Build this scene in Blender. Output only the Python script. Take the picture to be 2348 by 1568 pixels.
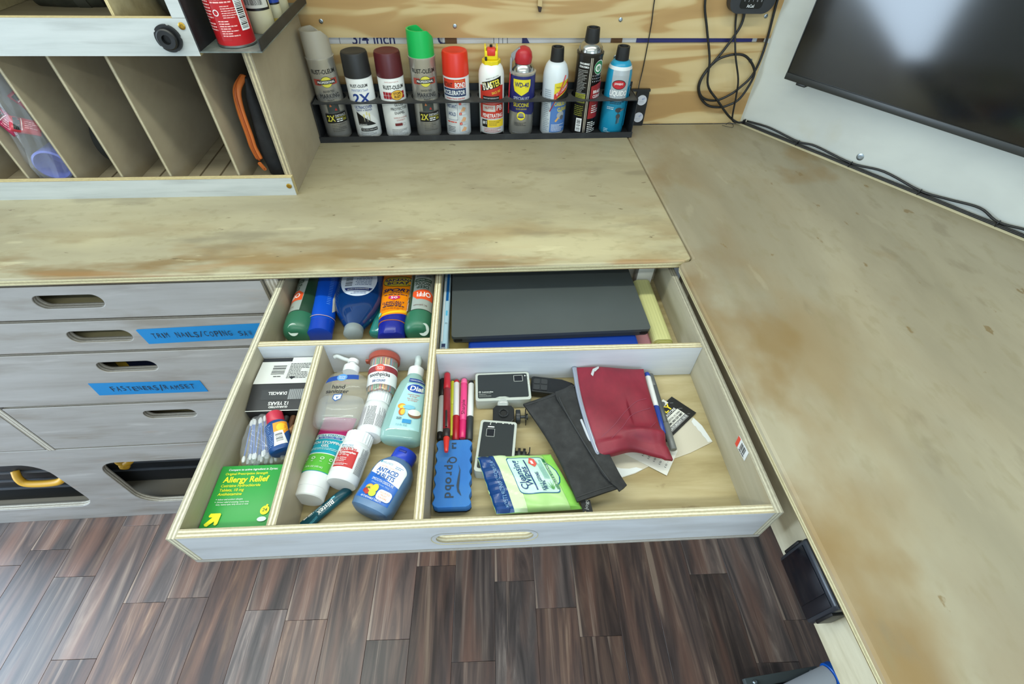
import bpy, bmesh, math, random
from mathutils import Matrix, Vector
from mathutils.geometry import tessellate_polygon
random.seed(7)
for o in list(bpy.data.objects):
    bpy.data.objects.remove(o)
S = bpy.context.scene
COL = S.collection
R = math.radians

# ------------------------------------------------------------ camera, light, exposure
def look(loc, fwd, roll, f_px, w_px=2348):
    fwd = Vector(fwd).normalized()
    r0 = fwd.cross(Vector((0, 0, 1))).normalized()
    u0 = r0.cross(fwd)
    r = r0 * math.cos(roll) + u0 * math.sin(roll)
    u = -r0 * math.sin(roll) + u0 * math.cos(roll)
    cd = bpy.data.cameras.new('camera'); c = bpy.data.objects.new('camera', cd); COL.objects.link(c)
    m = Matrix((r, u, -fwd)).transposed().to_4x4(); m.translation = loc
    c.matrix_world = m
    cd.sensor_fit = 'HORIZONTAL'; cd.sensor_width = 36.0; cd.lens = f_px / w_px * 36.0
    cd.clip_start = 0.02; cd.clip_end = 50
    S.camera = c
PITCH, YAW, ROLL = R(47.278), R(5.096), R(1.647)
look((-0.3886, -0.7239, 1.60),
     (math.sin(YAW) * math.cos(PITCH), math.cos(YAW) * math.cos(PITCH), -math.sin(PITCH)), ROLL, 1082.58)

S.view_settings.view_transform = 'Standard'
S.view_settings.look = 'None'
S.view_settings.gamma = 1.0
S.view_settings.use_curve_mapping = False
S.view_settings.exposure = 0.0
S.cycles.use_denoising = True
S.cycles.max_bounces = 8
S.cycles.transparent_max_bounces = 12
S.cycles.caustics_reflective = False
S.cycles.caustics_refractive = False
S.cycles.sample_clamp_indirect = 4.0
W = bpy.data.worlds.new('world'); S.world = W; W.use_nodes = True
W.node_tree.nodes['Background'].inputs[0].default_value = (0.62, 0.78, 1.0, 1)
W.node_tree.nodes['Background'].inputs[1].default_value = 1.0

def area(name, loc, size, energy, color, rot=(0, 0, 0), spread=180):
    l = bpy.data.lights.new(name, 'AREA'); l.shape = 'RECTANGLE'
    l.size, l.size_y = size; l.energy = energy; l.color = color; l.spread = R(spread)
    o = bpy.data.objects.new(name, l); COL.objects.link(o)
    o.location = loc; o.rotation_euler = rot
    return o
# two rows of ceiling strip lamps along the trailer, daylight through the open rear door
area('ceiling_lamp_light', (-0.6, -0.12, 2.26), (2.6, 0.10), 16.5, (0.96, 1.0, 0.88))
area('ceiling_lamp_light', (-0.6, -1.25, 2.26), (2.6, 0.10), 17, (0.95, 1.0, 0.91))
area('door_daylight', (-3.17, -.33, 1.10), (1.9, 1.16), 84, (0.66, 0.83, 1.0), (0, R(-90), 0))
area('window_daylight', (.15, -2.06, 1.45), (1.1, .8), 13, (0.60, 0.79, 1.0), (R(-90), 0, R(180)))

# ------------------------------------------------------------ small tools
def lin(h):
    h = h.lstrip('#')
    c = [int(h[i:i + 2], 16) / 255 for i in (0, 2, 4)]
    return tuple((x / 12.92 if x <= .04045 else ((x + .055) / 1.055) ** 2.4) for x in c) + (1,)
_mc = {}
def nodemat(name):
    m = bpy.data.materials.new(name); m.use_nodes = True
    return m, m.node_tree.nodes, m.node_tree.links, m.node_tree.nodes['Principled BSDF']
def C(h, rough=.5, metal=0.0, alpha=1.0, trans=0.0, spec=.5, coat=0.0):
    k = (h, rough, metal, alpha, trans, spec, coat)
    if k in _mc: return _mc[k]
    m, n, l, p = nodemat('plain_' + h.lstrip('#'))
    p.inputs['Base Color'].default_value = lin(h)
    p.inputs['Roughness'].default_value = rough
    p.inputs['Metallic'].default_value = metal
    p.inputs['Alpha'].default_value = alpha
    p.inputs['Transmission Weight'].default_value = trans
    p.inputs['Specular IOR Level'].default_value = spec
    p.inputs['Coat Weight'].default_value = coat
    _mc[k] = m
    return m
def sheen(m):
    return m
def noisy(name, cols, scale=(1, 1, 1), detail=5, distort=0.0, rough=.55, stops=None, bump=0.0, rand=False,
          blot=None, blot_scale=(3, 3, 3), blot_rng=(.5, .7), rough2=None, spec=.5, metal=0.0, nscale=1.0, interp='LINEAR'):
    """object-space stretched noise through a ramp; an optional second noise lays stains over it"""
    m, n, l, p = nodemat(name)
    tc = n.new('ShaderNodeTexCoord'); mp = n.new('ShaderNodeMapping'); l.new(tc.outputs['Object'], mp.inputs[0])
    mp.inputs['Scale'].default_value = scale
    src = mp.outputs[0]
    if rand:
        oi = n.new('ShaderNodeObjectInfo'); mul = n.new('ShaderNodeVectorMath'); mul.operation = 'SCALE'
        mul.inputs[0].default_value = (37, 91, 53); l.new(oi.outputs['Random'], mul.inputs['Scale'])
        ad = n.new('ShaderNodeVectorMath'); l.new(mp.outputs[0], ad.inputs[0]); l.new(mul.outputs[0], ad.inputs[1]); src = ad.outputs[0]
    nz = n.new('ShaderNodeTexNoise'); nz.inputs['Scale'].default_value = nscale; nz.inputs['Detail'].default_value = detail
    nz.inputs['Distortion'].default_value = distort; nz.inputs['Roughness'].default_value = .6
    l.new(src, nz.inputs['Vector'])
    rp = n.new('ShaderNodeValToRGB'); l.new(nz.outputs[0], rp.inputs[0]); rp.color_ramp.interpolation = interp
    stops = stops or [.3 + .4 * i / max(1, len(cols) - 1) for i in range(len(cols))]
    el = rp.color_ramp.elements
    while len(el) < len(cols): el.new(.5)
    for e, s_, c in zip(el, stops, cols): e.position = s_; e.color = lin(c)
    out = rp.outputs[0]
    if rand:
        hs = n.new('ShaderNodeHueSaturation'); mr = n.new('ShaderNodeMapRange')
        mr.inputs['To Min'].default_value = .62; mr.inputs['To Max'].default_value = 1.3
        l.new(oi.outputs['Random'], mr.inputs[0]); l.new(mr.outputs[0], hs.inputs['Value'])
        mr2 = n.new('ShaderNodeMapRange'); mr2.inputs['To Min'].default_value = .65; mr2.inputs['To Max'].default_value = 1.35
        fr = n.new('ShaderNodeMath'); fr.operation = 'FRACT'; mm = n.new('ShaderNodeMath'); mm.operation = 'MULTIPLY'; mm.inputs[1].default_value = 7.31
        l.new(oi.outputs['Random'], mm.inputs[0]); l.new(mm.outputs[0], fr.inputs[0]); l.new(fr.outputs[0], mr2.inputs[0]); l.new(mr2.outputs[0], hs.inputs['Saturation'])
        l.new(out, hs.inputs['Color']); out = hs.outputs[0]
    if blot:
        for bl in blot:
            bc, bs, (b0, b1), amt = bl[:4]
            m2 = n.new('ShaderNodeMapping'); m2.inputs['Scale'].default_value = bs; l.new(tc.outputs['Object'], m2.inputs[0])
            m2.inputs['Location'].default_value = (bs[0] * 1.7 + b0 * 9, 3.1, b1 * 5)
            n2 = n.new('ShaderNodeTexNoise'); n2.inputs['Scale'].default_value = 1; n2.inputs['Detail'].default_value = 6; l.new(m2.outputs[0], n2.inputs['Vector'])
            mr = n.new('ShaderNodeMapRange'); mr.inputs['From Min'].default_value = b0; mr.inputs['From Max'].default_value = b1
            mr.inputs['To Max'].default_value = amt; l.new(n2.outputs[0], mr.inputs[0])
            if len(bl) > 4:     # wear that fades away from an edge
                ax, g0, g1 = bl[4]; sx = n.new('ShaderNodeSeparateXYZ'); l.new(tc.outputs['Object'], sx.inputs[0])
                g = n.new('ShaderNodeMapRange'); g.inputs['From Min'].default_value = g0; g.inputs['From Max'].default_value = g1; l.new(sx.outputs[ax], g.inputs[0])
                ml = n.new('ShaderNodeMath'); ml.operation = 'MULTIPLY'; l.new(mr.outputs[0], ml.inputs[0]); l.new(g.outputs[0], ml.inputs[1]); mr = ml
            mx = n.new('ShaderNodeMix'); mx.data_type = 'RGBA'; l.new(mr.outputs[0], mx.inputs['Factor'])
            l.new(out, mx.inputs['A']); mx.inputs['B'].default_value = lin(bc); out = mx.outputs['Result']
    l.new(out, p.inputs['Base Color'])
    p.inputs['Roughness'].default_value = rough; p.inputs['Specular IOR Level'].default_value = spec; p.inputs['Metallic'].default_value = metal
    if bump:
        b = n.new('ShaderNodeBump'); b.inputs['Strength'].default_value = bump; b.inputs['Distance'].default_value = .001
        l.new(nz.outputs[0], b.inputs['Height']); l.new(b.outputs[0], p.inputs['Normal'])
    return m
_ply = {}
def ply(axis, T, plies=5, light='#dccf9c', dark='#a8946a'):
    """plywood edge: veneers stacked along the board's thin axis (object origin at board centre)"""
    k = (axis, round(T, 4), plies, light)
    if k in _ply: return _ply[k]
    m, n, l, p = nodemat('plywood_edge')
    tc = n.new('ShaderNodeTexCoord'); sp = n.new('ShaderNodeSeparateXYZ'); l.new(tc.outputs['Object'], sp.inputs[0])
    nz = n.new('ShaderNodeTexNoise'); nz.inputs['Scale'].default_value = 60; l.new(tc.outputs['Object'], nz.inputs['Vector'])
    ma = n.new('ShaderNodeMath'); ma.operation = 'MULTIPLY_ADD'; ma.inputs[1].default_value = 1 / T; ma.inputs[2].default_value = .45
    l.new(sp.outputs[axis], ma.inputs[0])
    m2 = n.new('ShaderNodeMath'); m2.operation = 'MULTIPLY_ADD'; m2.inputs[1].default_value = .1
    l.new(nz.outputs[0], m2.inputs[0]); l.new(ma.outputs[0], m2.inputs[2])
    rp = n.new('ShaderNodeValToRGB'); rp.color_ramp.interpolation = 'CONSTANT'; l.new(m2.outputs[0], rp.inputs[0])
    el = rp.color_ramp.elements
    while len(el) < plies: el.new(.5)
    for i, e in enumerate(el): e.position = i / plies; e.color = lin(light if i % 2 else dark)
    n3 = n.new('ShaderNodeTexNoise'); n3.inputs['Scale'].default_value = 220; l.new(tc.outputs['Object'], n3.inputs['Vector'])
    mx = n.new('ShaderNodeMix'); mx.data_type = 'RGBA'; mx.blend_type = 'MULTIPLY'; mx.inputs['Factor'].default_value = .35
    l.new(rp.outputs[0], mx.inputs['A']); l.new(n3.outputs[0], mx.inputs['B'])
    hs = n.new('ShaderNodeHueSaturation'); hs.inputs['Value'].default_value = 1.15; l.new(mx.outputs['Result'], hs.inputs['Color'])
    l.new(hs.outputs[0], p.inputs['Base Color']); p.inputs['Roughness'].default_value = .75
    _ply[k] = m
    return m

def tag(o, label=None, cat=None, group=None, kind=None):
    if label: o['label'] = label
    if cat: o['category'] = cat
    if group: o['group'] = group
    if kind: o['kind'] = kind
    return o
def thing(name, label, cat, mat=None, group=None):
    o = bpy.data.objects.new(name, None); COL.objects.link(o); o.empty_display_size = .02
    tag(o, label, cat, group)
    if mat is not None: o.matrix_world = mat
    return o
def mesh(name, verts, faces, mats, parent=None, midx=None, smooth=False, loc=None, M=None):
    me = bpy.data.meshes.new(name); me.from_pydata([tuple(v) for v in verts], [], [tuple(f) for f in faces])
    if not isinstance(mats, (list, tuple)): mats = [mats]
    for m in mats: me.materials.append(m)
    if midx: me.polygons.foreach_set('material_index', midx)
    if smooth: me.polygons.foreach_set('use_smooth', [True] * len(me.polygons))
    me.update()
    o = bpy.data.objects.new(name, me); COL.objects.link(o)
    if parent: o.parent = parent
    if loc: o.location = loc
    if M is not None: o.matrix_local = M
    return o
def fixn(o):
    b = bmesh.new(); b.from_mesh(o.data); bmesh.ops.recalc_face_normals(b, faces=b.faces); b.to_mesh(o.data); b.free()
    return o
def bevel(o, w, seg=2, smooth=True, angle=35):
    b = bmesh.new(); b.from_mesh(o.data); bmesh.ops.recalc_face_normals(b, faces=b.faces)
    es = [e for e in b.edges if len(e.link_faces) == 2 and e.calc_face_angle(0) > R(angle)]
    bmesh.ops.bevel(b, geom=es, offset=w, segments=seg, affect='EDGES', profile=.5, clamp_overlap=True)
    if smooth:
        for f in b.faces: f.smooth = True
        for e in b.edges:
            if len(e.link_faces) == 2 and e.calc_face_angle(0) > R(40): e.smooth = False
    b.to_mesh(o.data); b.free()
    return o
BOXF = [(0, 3, 2, 1), (4, 5, 6, 7), (0, 1, 5, 4), (1, 2, 6, 5), (2, 3, 7, 6), (3, 0, 4, 7)]
BOXN = [2, 2, 1, 0, 1, 0]
def box(name, x0, x1, y0, y1, z0, z1, mat, parent=None, bev=0, edge=None, seg=2, world=False):
    """axis aligned box, origin at its centre; edge=True puts plywood veneers on the faces round the thin axis"""
    cx, cy, cz = (x0 + x1) / 2, (y0 + y1) / 2, (z0 + z1) / 2
    a, b, c = (x1 - x0) / 2, (y1 - y0) / 2, (z1 - z0) / 2
    v = [(-a, -b, -c), (a, -b, -c), (a, b, -c), (-a, b, -c), (-a, -b, c), (a, -b, c), (a, b, c), (-a, b, c)]
    mats = [mat]; mi = [0] * 6
    if edge:
        d = [a, b, c]; ax = d.index(min(d)); mats.append(edge if edge is not True else ply(ax, 2 * min(d)))
        mi = [0 if BOXN[i] == ax else 1 for i in range(6)]
    if world: v = [(p[0] + cx, p[1] + cy, p[2] + cz) for p in v]; cx = cy = cz = 0
    o = mesh(name, v, BOXF, mats, parent, mi, loc=(cx, cy, cz))
    if bev: bevel(o, bev, seg)
    return o
def outline(name, pts, t, mat, parent=None, holes=(), plane='XY', bev=0, edge=None, smooth_side=False):
    """extrude a 2D outline (with holes) by t; plane XY goes up in z, XZ goes back in +y, YZ goes in +x"""
    loops = [list(pts)] + [list(h) for h in holes]
    flat = [p for L in loops for p in L]
    tri = tessellate_polygon([[Vector((p[0], p[1], 0)) for p in L] for L in loops])
    def P(p, h): return {'XY': (p[0], p[1], h), 'XZ': (p[0], h, p[1]), 'YZ': (h, p[0], p[1])}[plane]
    n = len(flat); v = [P(p, -t / 2) for p in flat] + [P(p, t / 2) for p in flat]
    f, mi = [], []
    for a, b, c in tri: f += [(a, b, c), (a + n, c + n, b + n)]; mi += [0, 0]
    k = 0
    for L in loops:
        for i in range(len(L)):
            a, b = k + i, k + (i + 1) % len(L); f.append((a, b, b + n, a + n)); mi.append(1 if edge else 0)
        k += len(L)
    o = mesh(name, v, f, [mat, edge] if edge else [mat], parent, mi)
    fixn(o)
    if bev: bevel(o, bev, 2, smooth=False)
    o.location = P((0, 0), t / 2)
    return o
def rrect(x0, x1, y0, y1, r, n=6):
    p = []
    for cx, cy, a0 in ((x1 - r, y1 - r, 0), (x0 + r, y1 - r, 90), (x0 + r, y0 + r, 180), (x1 - r, y0 + r, 270)):
        for i in range(n + 1):
            a = R(a0 + 90 * i / n); p.append((cx + r * math.cos(a), cy + r * math.sin(a)))
    return p
def circ(cx, cy, r, n=28, ry=None):
    ry = ry or r
    return [(cx + r * math.cos(2 * math.pi * i / n), cy + ry * math.sin(2 * math.pi * i / n)) for i in range(n)]
def lathe(name, prof, mat, parent=None, seg=36, M=None, flat=False):
    v, f = [], []
    for r, z in prof:
        for i in range(seg):
            a = 2 * math.pi * i / seg; v.append((r * math.cos(a), r * math.sin(a), z))
    for j in range(len(prof) - 1):
        for i in range(seg):
            k = (i + 1) % seg; f.append((j * seg + i, j * seg + k, (j + 1) * seg + k, (j + 1) * seg + i))
    f.append(tuple(reversed(range(seg)))); f.append(tuple(range((len(prof) - 1) * seg, len(prof) * seg)))
    o = mesh(name, v, f, mat, parent, smooth=not flat, M=M)
    sharp(o)
    return o
def sharp(o, ang=38):
    b = bmesh.new(); b.from_mesh(o.data)
    for e in b.edges:
        if len(e.link_faces) == 2 and e.calc_face_angle(0) > R(ang): e.smooth = False
    b.to_mesh(o.data); b.free()
    return o
def sect(secs, z):
    if z <= secs[0][0]: return secs[0][1:]
    for p, q in zip(secs, secs[1:]):
        if z <= q[0]:
            t = (z - p[0]) / max(1e-9, q[0] - p[0]); return tuple(p[i] + (q[i] - p[i]) * t for i in range(1, len(p)))
    return secs[-1][1:]
def spt(a, b, n, t):
    s, c = math.sin(t), math.cos(t)
    return (a * math.copysign(abs(s) ** (2 / n), s), -b * math.copysign(abs(c) ** (2 / n), c))
def loft(name, secs, mat, parent=None, seg=44, M=None, smooth=True, yo=None):
    """stack of super-ellipse sections (z, half width, half depth, exponent)"""
    v, f = [], []
    for s in secs:
        z, a, b, n = s[:4]
        for i in range(seg):
            x, y = spt(a, b, n, 2 * math.pi * i / seg); v.append((x, y + (yo(z) if yo else 0), z))
    for j in range(len(secs) - 1):
        for i in range(seg):
            k = (i + 1) % seg; f.append((j * seg + i, j * seg + k, (j + 1) * seg + k, (j + 1) * seg + i))
    f.append(tuple(reversed(range(seg)))); f.append(tuple(range((len(secs) - 1) * seg, len(secs) * seg)))
    o = mesh(name, v, f, mat, parent, smooth=smooth, M=M)
    sharp(o, 50)
    return o
def smoothpath(pts, n=6):
    P = [Vector(p) for p in pts]; out = []
    for i in range(len(P) - 1):
        a, b, c, d = P[max(0, i - 1)], P[i], P[i + 1], P[min(len(P) - 1, i + 2)]
        for k in range(n):
            t = k / n
            out.append(.5 * ((2 * b) + (c - a) * t + (2 * a - 5 * b + 4 * c - d) * t * t + (3 * b - a - 3 * c + d) * t ** 3))
    out.append(P[-1])
    return out
def tube(name, pts, r, mat, parent=None, seg=8, smooth=True, n=6, ry=None):
    P = smoothpath(pts, n) if n > 1 else [Vector(p) for p in pts]
    v, f = [], []
    up = Vector((0, 0, 1))
    prev = None
    for i, p in enumerate(P):
        t = (P[min(i + 1, len(P) - 1)] - P[max(i - 1, 0)]).normalized()
        if prev is None:
            x = t.cross(up)
            if x.length < .1: x = t.cross(Vector((1, 0, 0)))
        else: x = prev - t * prev.dot(t)
        x.normalize(); y = t.cross(x); prev = x
        for k in range(seg):
            a = 2 * math.pi * k / seg; v.append(p + x * (r * math.cos(a)) + y * ((ry or r) * math.sin(a)))
    for j in range(len(P) - 1):
        for i in range(seg):
            k = (i + 1) % seg; f.append((j * seg + i, j * seg + k, (j + 1) * seg + k, (j + 1) * seg + i))
    f.append(tuple(reversed(range(seg)))); f.append(tuple(range((len(P) - 1) * seg, len(P) * seg)))
    return fixn(mesh(name, v, f, mat, parent, smooth=True))
def grid(name, fn, nu, nv, mat, parent=None, thick=0, closed=False, M=None):
    """surface fn(s,t), s,t in 0..1; thick adds an underside"""
    v = [fn(i / nu, j / nv) for j in range(nv + 1) for i in range(nu + 1)]
    f = [(j * (nu + 1) + i, j * (nu + 1) + i + 1, (j + 1) * (nu + 1) + i + 1, (j + 1) * (nu + 1) + i) for j in range(nv) for i in range(nu)]
    if thick:
        n = len(v); v += [(p[0], p[1], p[2] - thick) for p in v]; f += [tuple(n + k for k in reversed(q)) for q in f]
        rim = [i for i in range(nu + 1)] + [j * (nu + 1) + nu for j in range(1, nv + 1)] + [nv * (nu + 1) + i for i in range(nu - 1, -1, -1)] + [j * (nu + 1) for j in range(nv - 1, 0, -1)]
        for a, b in zip(rim, rim[1:] + rim[:1]): f.append((a, a + n, b + n, b))
    return mesh(name, v, f, mat, parent, smooth=True, M=M)
_tx = {}
def textmesh(s, off=0.0):
    off = round(off, 4)
    if (s, off) in _tx: return _tx[(s, off)]
    cu = bpy.data.curves.new('t', 'FONT'); cu.body = s; cu.size = 1; cu.resolution_u = 3; cu.fill_mode = 'FRONT'; cu.offset = off
    o = bpy.data.objects.new('t', cu)
    me = bpy.data.meshes.new_from_object(o)
    V = [(v.co.x, v.co.y) for v in me.vertices]; F = [tuple(p.vertices) for p in me.polygons]
    bpy.data.objects.remove(o); bpy.data.curves.remove(cu); bpy.data.meshes.remove(me)
    w = max([v[0] for v in V], default=0); w0 = min([v[0] for v in V], default=0)
    _tx[(s, off)] = (V, F, w0, w)
    return _tx[(s, off)]
class Print:
    """flat print on a surface: everything is laid out in label coordinates (u right, v up, metres)
    and mapped onto the surface by f(u, v, offset)"""
    def __init__(s, parent, f, step=0.003, name='label_print'):
        s.p, s.f, s.step, s.name = parent, f, step, name
        s.V, s.F, s.MI, s.mats, s.lay = [], [], [], [], 0
    def _m(s, mat):
        if mat not in s.mats: s.mats.append(mat)
        return s.mats.index(mat)
    def _add(s, uv, faces, mat):
        k = len(s.V); off = .00020 + .00010 * s.lay
        uv = list(uv); lim = s.step ** 2; todo = [tuple(q) for q in faces]; done = []; mid = {}
        def m2(a, b):
            key = (min(a, b), max(a, b))
            if key not in mid: mid[key] = len(uv); uv.append(((uv[a][0] + uv[b][0]) / 2, (uv[a][1] + uv[b][1]) / 2))
            return mid[key]
        def l2(a, b): return (uv[a][0] - uv[b][0]) ** 2 + (uv[a][1] - uv[b][1]) ** 2
        while todo:
            q = todo.pop()
            if len(q) != 3: done.append(q); continue
            a, b, c = max((q, q[1:] + q[:1], q[2:] + q[:2]), key=lambda w: l2(w[0], w[1]))
            if l2(a, b) > lim and len(uv) < 6000: m = m2(a, b); todo += [(a, m, c), (m, b, c)]
            else: done.append(q)
        faces = done
        s.V += [s.f(u, v, off) for u, v in uv]; mi = s._m(mat)
        for q in faces: s.F.append(tuple(k + i for i in q)); s.MI.append(mi)
    def rect(s, u0, v0, u1, v1, mat, up=True):
        if up: s.lay += 1
        nu = max(1, math.ceil(abs(u1 - u0) / s.step)); nv = max(1, math.ceil(abs(v1 - v0) / (s.step * 2)))
        uv = [(u0 + (u1 - u0) * i / nu, v0 + (v1 - v0) * j / nv) for j in range(nv + 1) for i in range(nu + 1)]
        s._add(uv, [(j * (nu + 1) + i, j * (nu + 1) + i + 1, (j + 1) * (nu + 1) + i + 1, (j + 1) * (nu + 1) + i) for j in range(nv) for i in range(nu)], mat)
        return s
    def frame(s, u0, v0, u1, v1, w, mat):
        s.lay += 1
        for a in ((u0, v0, u1, v0 + w), (u0, v1 - w, u1, v1), (u0, v0, u0 + w, v1), (u1 - w, v0, u1, v1)): s.rect(*a, mat, up=False)
        return s
    def poly(s, pts, mat, holes=()):
        s.lay += 1
        loops = [pts] + list(holes)
        tri = tessellate_polygon([[Vector((a, b, 0)) for a, b in L] for L in loops])
        s._add([p for L in loops for p in L], tri, mat); return s
    def disc(s, u, v, a, b, mat, n=24):
        s.lay += 1
        uv = [(u, v)] + [(u + r * a * math.cos(2 * math.pi * i / n), v + r * b * math.sin(2 * math.pi * i / n)) for r in (.5, 1) for i in range(n)]
        f = [(0, 1 + i, 1 + (i + 1) % n) for i in range(n)] + [(1 + i, 1 + n + i, 1 + n + (i + 1) % n, 1 + (i + 1) % n) for i in range(n)]
        s._add(uv, f, mat); return s
    def ring(s, u, v, r0, r1, mat, n=28, k=1.0):
        s.lay += 1
        uv = [(u + r * math.cos(2 * math.pi * i / n), v + k * r * math.sin(2 * math.pi * i / n)) for r in (r0, r1) for i in range(n)]
        s._add(uv, [(i, n + i, n + (i + 1) % n, (i + 1) % n) for i in range(n)], mat); return s
    def text(s, t, u, v, h, mat, align='c', rot=0, w=None, shear=0.0, bold=0.0, arc=0.0):
        """h = cap height; w squeezes or stretches the word to that width"""
        s.lay += 1
        k = h / .69; V, F, w0, w1 = textmesh(t, min(.026, .55 * bold / k)); kx = k
        if w: kx = w / max(1e-6, (w1 - w0))
        o = {'c': -(w0 + w1) / 2, 'l': -w0, 'r': -w1}[align]; c, sn = math.cos(R(rot)), math.sin(R(rot))
        def go(bx, by):
            uv = []
            for x, y in V:
                X = (x + o) * kx + shear * y * k + bx; Y = (y - .34) * k + by
                if arc: Y += arc * ((x + o) * kx) ** 2
                uv.append((u + X * c - Y * sn, v + X * sn + Y * c))
            s._add(uv, F, mat)
        go(0, 0)
        return s
    def fine(s, u0, v0, u1, v1, n, mat, fill=.55, seed=1, vert=False):
        """rows of print too small to read"""
        s.lay += 1
        rnd = random.Random(seed); a0, a1, b0, b1 = (v0, v1, u0, u1) if vert else (u0, u1, v0, v1)
        for i in range(n):
            b = b1 - (b1 - b0) * (i + .5) / n; hh = (b1 - b0) / n * fill / 2; a = a0; end = a1 - (a1 - a0) * rnd.choice((0, 0, .05, .2, .4))
            while a < end:
                w = rnd.uniform(2, 6) * hh * 1.6; e = min(end, a + w)
                if vert: s.rect(b - hh, a, b + hh, e, mat, up=False)
                else: s.rect(a, b - hh, e, b + hh, mat, up=False)
                a = e + hh * 1.1
        return s
    def bars(s, u0, v0, u1, v1, n, mat, seed=2, vert=False):
        s.lay += 1
        rnd = random.Random(seed); a, A = (v0, v1) if vert else (u0, u1); d = (A - a) / n
        while a < A - d * .5:
            w = d * rnd.choice((.35, .5, .9))
            if vert: s.rect(u0, a, u1, a + w, mat, up=False)
            else: s.rect(a, v0, a + w, v1, mat, up=False)
            a += w + d * rnd.choice((.35, .5, .7))
        return s
    def done(s, name=None):
        return mesh(name or s.name, s.V, s.F, s.mats, s.p, s.MI)
def plane_f(o, ux, vy):
    o, ux, vy = Vector(o), Vector(ux).normalized(), Vector(vy).normalized(); n = ux.cross(vy)
    return lambda u, v, d: o + ux * u + vy * v + n * d
def skin_f(secs, yo=None):
    """wrap print on a loft: u measured round the front (-y), v along z"""
    def f(u, v, d):
        a, b, n = sect(secs, v)[:3]; t = max(-3.0, min(3.0, u / ((a + b) / 2)))
        x, y = spt(a + d, b + d, n, t)
        return (x, y + (yo(v) if yo else 0), v)
    return f
def flat_f(secs, yo=None):
    """print on a wide, shallow loft: u is x"""
    def f(u, v, d):
        a, b, n = sect(secs, v)[:3]; k = min(.999, abs(u) / a)
        return (u, -(b * (1 - k ** n) ** (1 / n)) - d + (yo(v) if yo else 0), v)
    return f
def cyl_f(r, z0=0):
    return lambda u, v, d: ((r + d) * math.sin(u / r), -(r + d) * math.cos(u / r), v + z0)

WHITE, BLACK, INK = C('#eef0ee', .45), C('#0c0c0d', .45), C('#20222a', .5)
GREYPRINT = C('#8a8c90', .5)
# ------------------------------------------------------------ materials of the place
ZC = 1.03
WORK = noisy('worn_plywood_top', ['#8f866b', '#9f967a', '#aca488'], (1.6, 6, 6), 6, .5, .5, [.3, .52, .72], .04, blot=[
    ('#c4ba93', (2.0, 4.5, 5), (.44, .62), .75, (1, .36, .06)), ('#7d6238', (4.5, 17, 5), (.50, .62), .8, (1, .19, .03)), ('#8a6d3f', (2.4, 7, 3), (.52, .64), .75, (1, .30, .04)), ('#9a6f40', (3.4, 26, 3), (.55, .63), .6, (1, .07, .0)),
    ('#756c58', (5, 16, 3), (.60, .70), .45), ('#857a58', (30, 60, 9), (.56, .68), .28), ('#57492f', (26, 70, 9), (.69, .73), .75), ('#cfc6a0', (9, 40, 5), (.64, .70), .5, (1, .30, .0))])
WORKR = noisy('worn_plywood_side_top', ['#89816b', '#978e77', '#a49b83'], (5, 1.5, 6), 6, .5, .5, [.3, .52, .72], .04, blot=[
    ('#aea68a', (4, 1.6, 5), (.48, .66), .5, (0, .8, .1)), ('#7a5e33', (6, 4.0, 5), (.42, .58), .85, (0, .20, .0)), ('#8a7042', (4, 2.6, 3), (.48, .62), .75, (0, .40, .02)),
    ('#7b7058', (13, 6, 9), (.64, .70), .45), ('#857a58', (50, 24, 9), (.56, .68), .26), ('#83693c', (5, 4, 9), (.60, .68), .55), ('#7c6740', (36, 22, 9), (.70, .735), .8), ('#aaa188', (30, 9, 5), (.66, .72), .3)])
PLYFACE = noisy('plywood_face', ['#a89a78', '#c2b68f', '#d2c8a4'], (3, 40, 40), 5, .2, .6, [.25, .5, .75], .05)
PLYFACE_Y = noisy('plywood_face_long', ['#9b927a', '#aca48c', '#b9b29c'], (30, 3, 30), 5, .2, .6, [.25, .5, .75], .05, blot=[('#a08a62', (8, 1.5, 8), (.58, .7), .4)])
DRAWFLOOR = noisy('drawer_floor_ply', ['#97875c', '#ae9f75', '#bfb28b'], (4, 34, 10), 6, .4, .55, [.28, .5, .72], .05, blot=[('#8f7440', (3, 6, 3), (.56, .72), .7), ('#7d6a48', (22, 30, 9), (.68, .74), .7)])
GREYPLY = noisy('sealed_plywood', ['#948870', '#a3977e', '#afa48b'], (3, 40, 40), 4, .2, .6, [.25, .5, .75], .03)
GREYPLY_Y = noisy('sealed_plywood_side', ['#998d76', '#a99d86', '#b5aa92'], (40, 5, 8), 4, .3, .6, [.25, .5, .75], .03)
PAINT = noisy('white_washed_paint', ['#a9adaa', '#b7bbb8', '#bfc2bf'], (5, 60, 60), 6, .2, .5, [.3, .5, .7], .06, blot=[('#a3a5a2', (4, 40, 40), (.62, .7), .6)])
CABPAINT = noisy('worn_grey_white_paint', ['#958f89', '#a5a19d', '#b0adaa'], (3, 20, 26), 7, .3, .5, [.28, .5, .72], .06, blot=[
    ('#857b6c', (4, 12, 18), (.55, .70), .6), ('#a9998c', (9, 30, 40), (.62, .7), .5), ('#cbc8c4', (5, 20, 30), (.6, .72), .5)])
WALLPLY = noisy('pine_plywood_wall', ['#a98654', '#b3905c', '#c7ae7c', '#d0bb8b'], (2.0, 8, 15), 2.2, 1.0, .5, [.34, .46, .51, .64], .03)
FLOORMAT = noisy('plank_floor', ['#4a3f3c', '#5f504b', '#786359', '#a08978'], (20, 1.5, 10), 5, 1.7, .30, [.34, .47, .58, .70], .03, rand=True,
                 blot=[('#524a4a', (6, .9, 5), (.47, .62), .7), ('#906a5a', (8, .8, 4), (.53, .64), .7), ('#b39b89', (34, 1.0, 4), (.60, .67), .75)], spec=.5)
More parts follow.
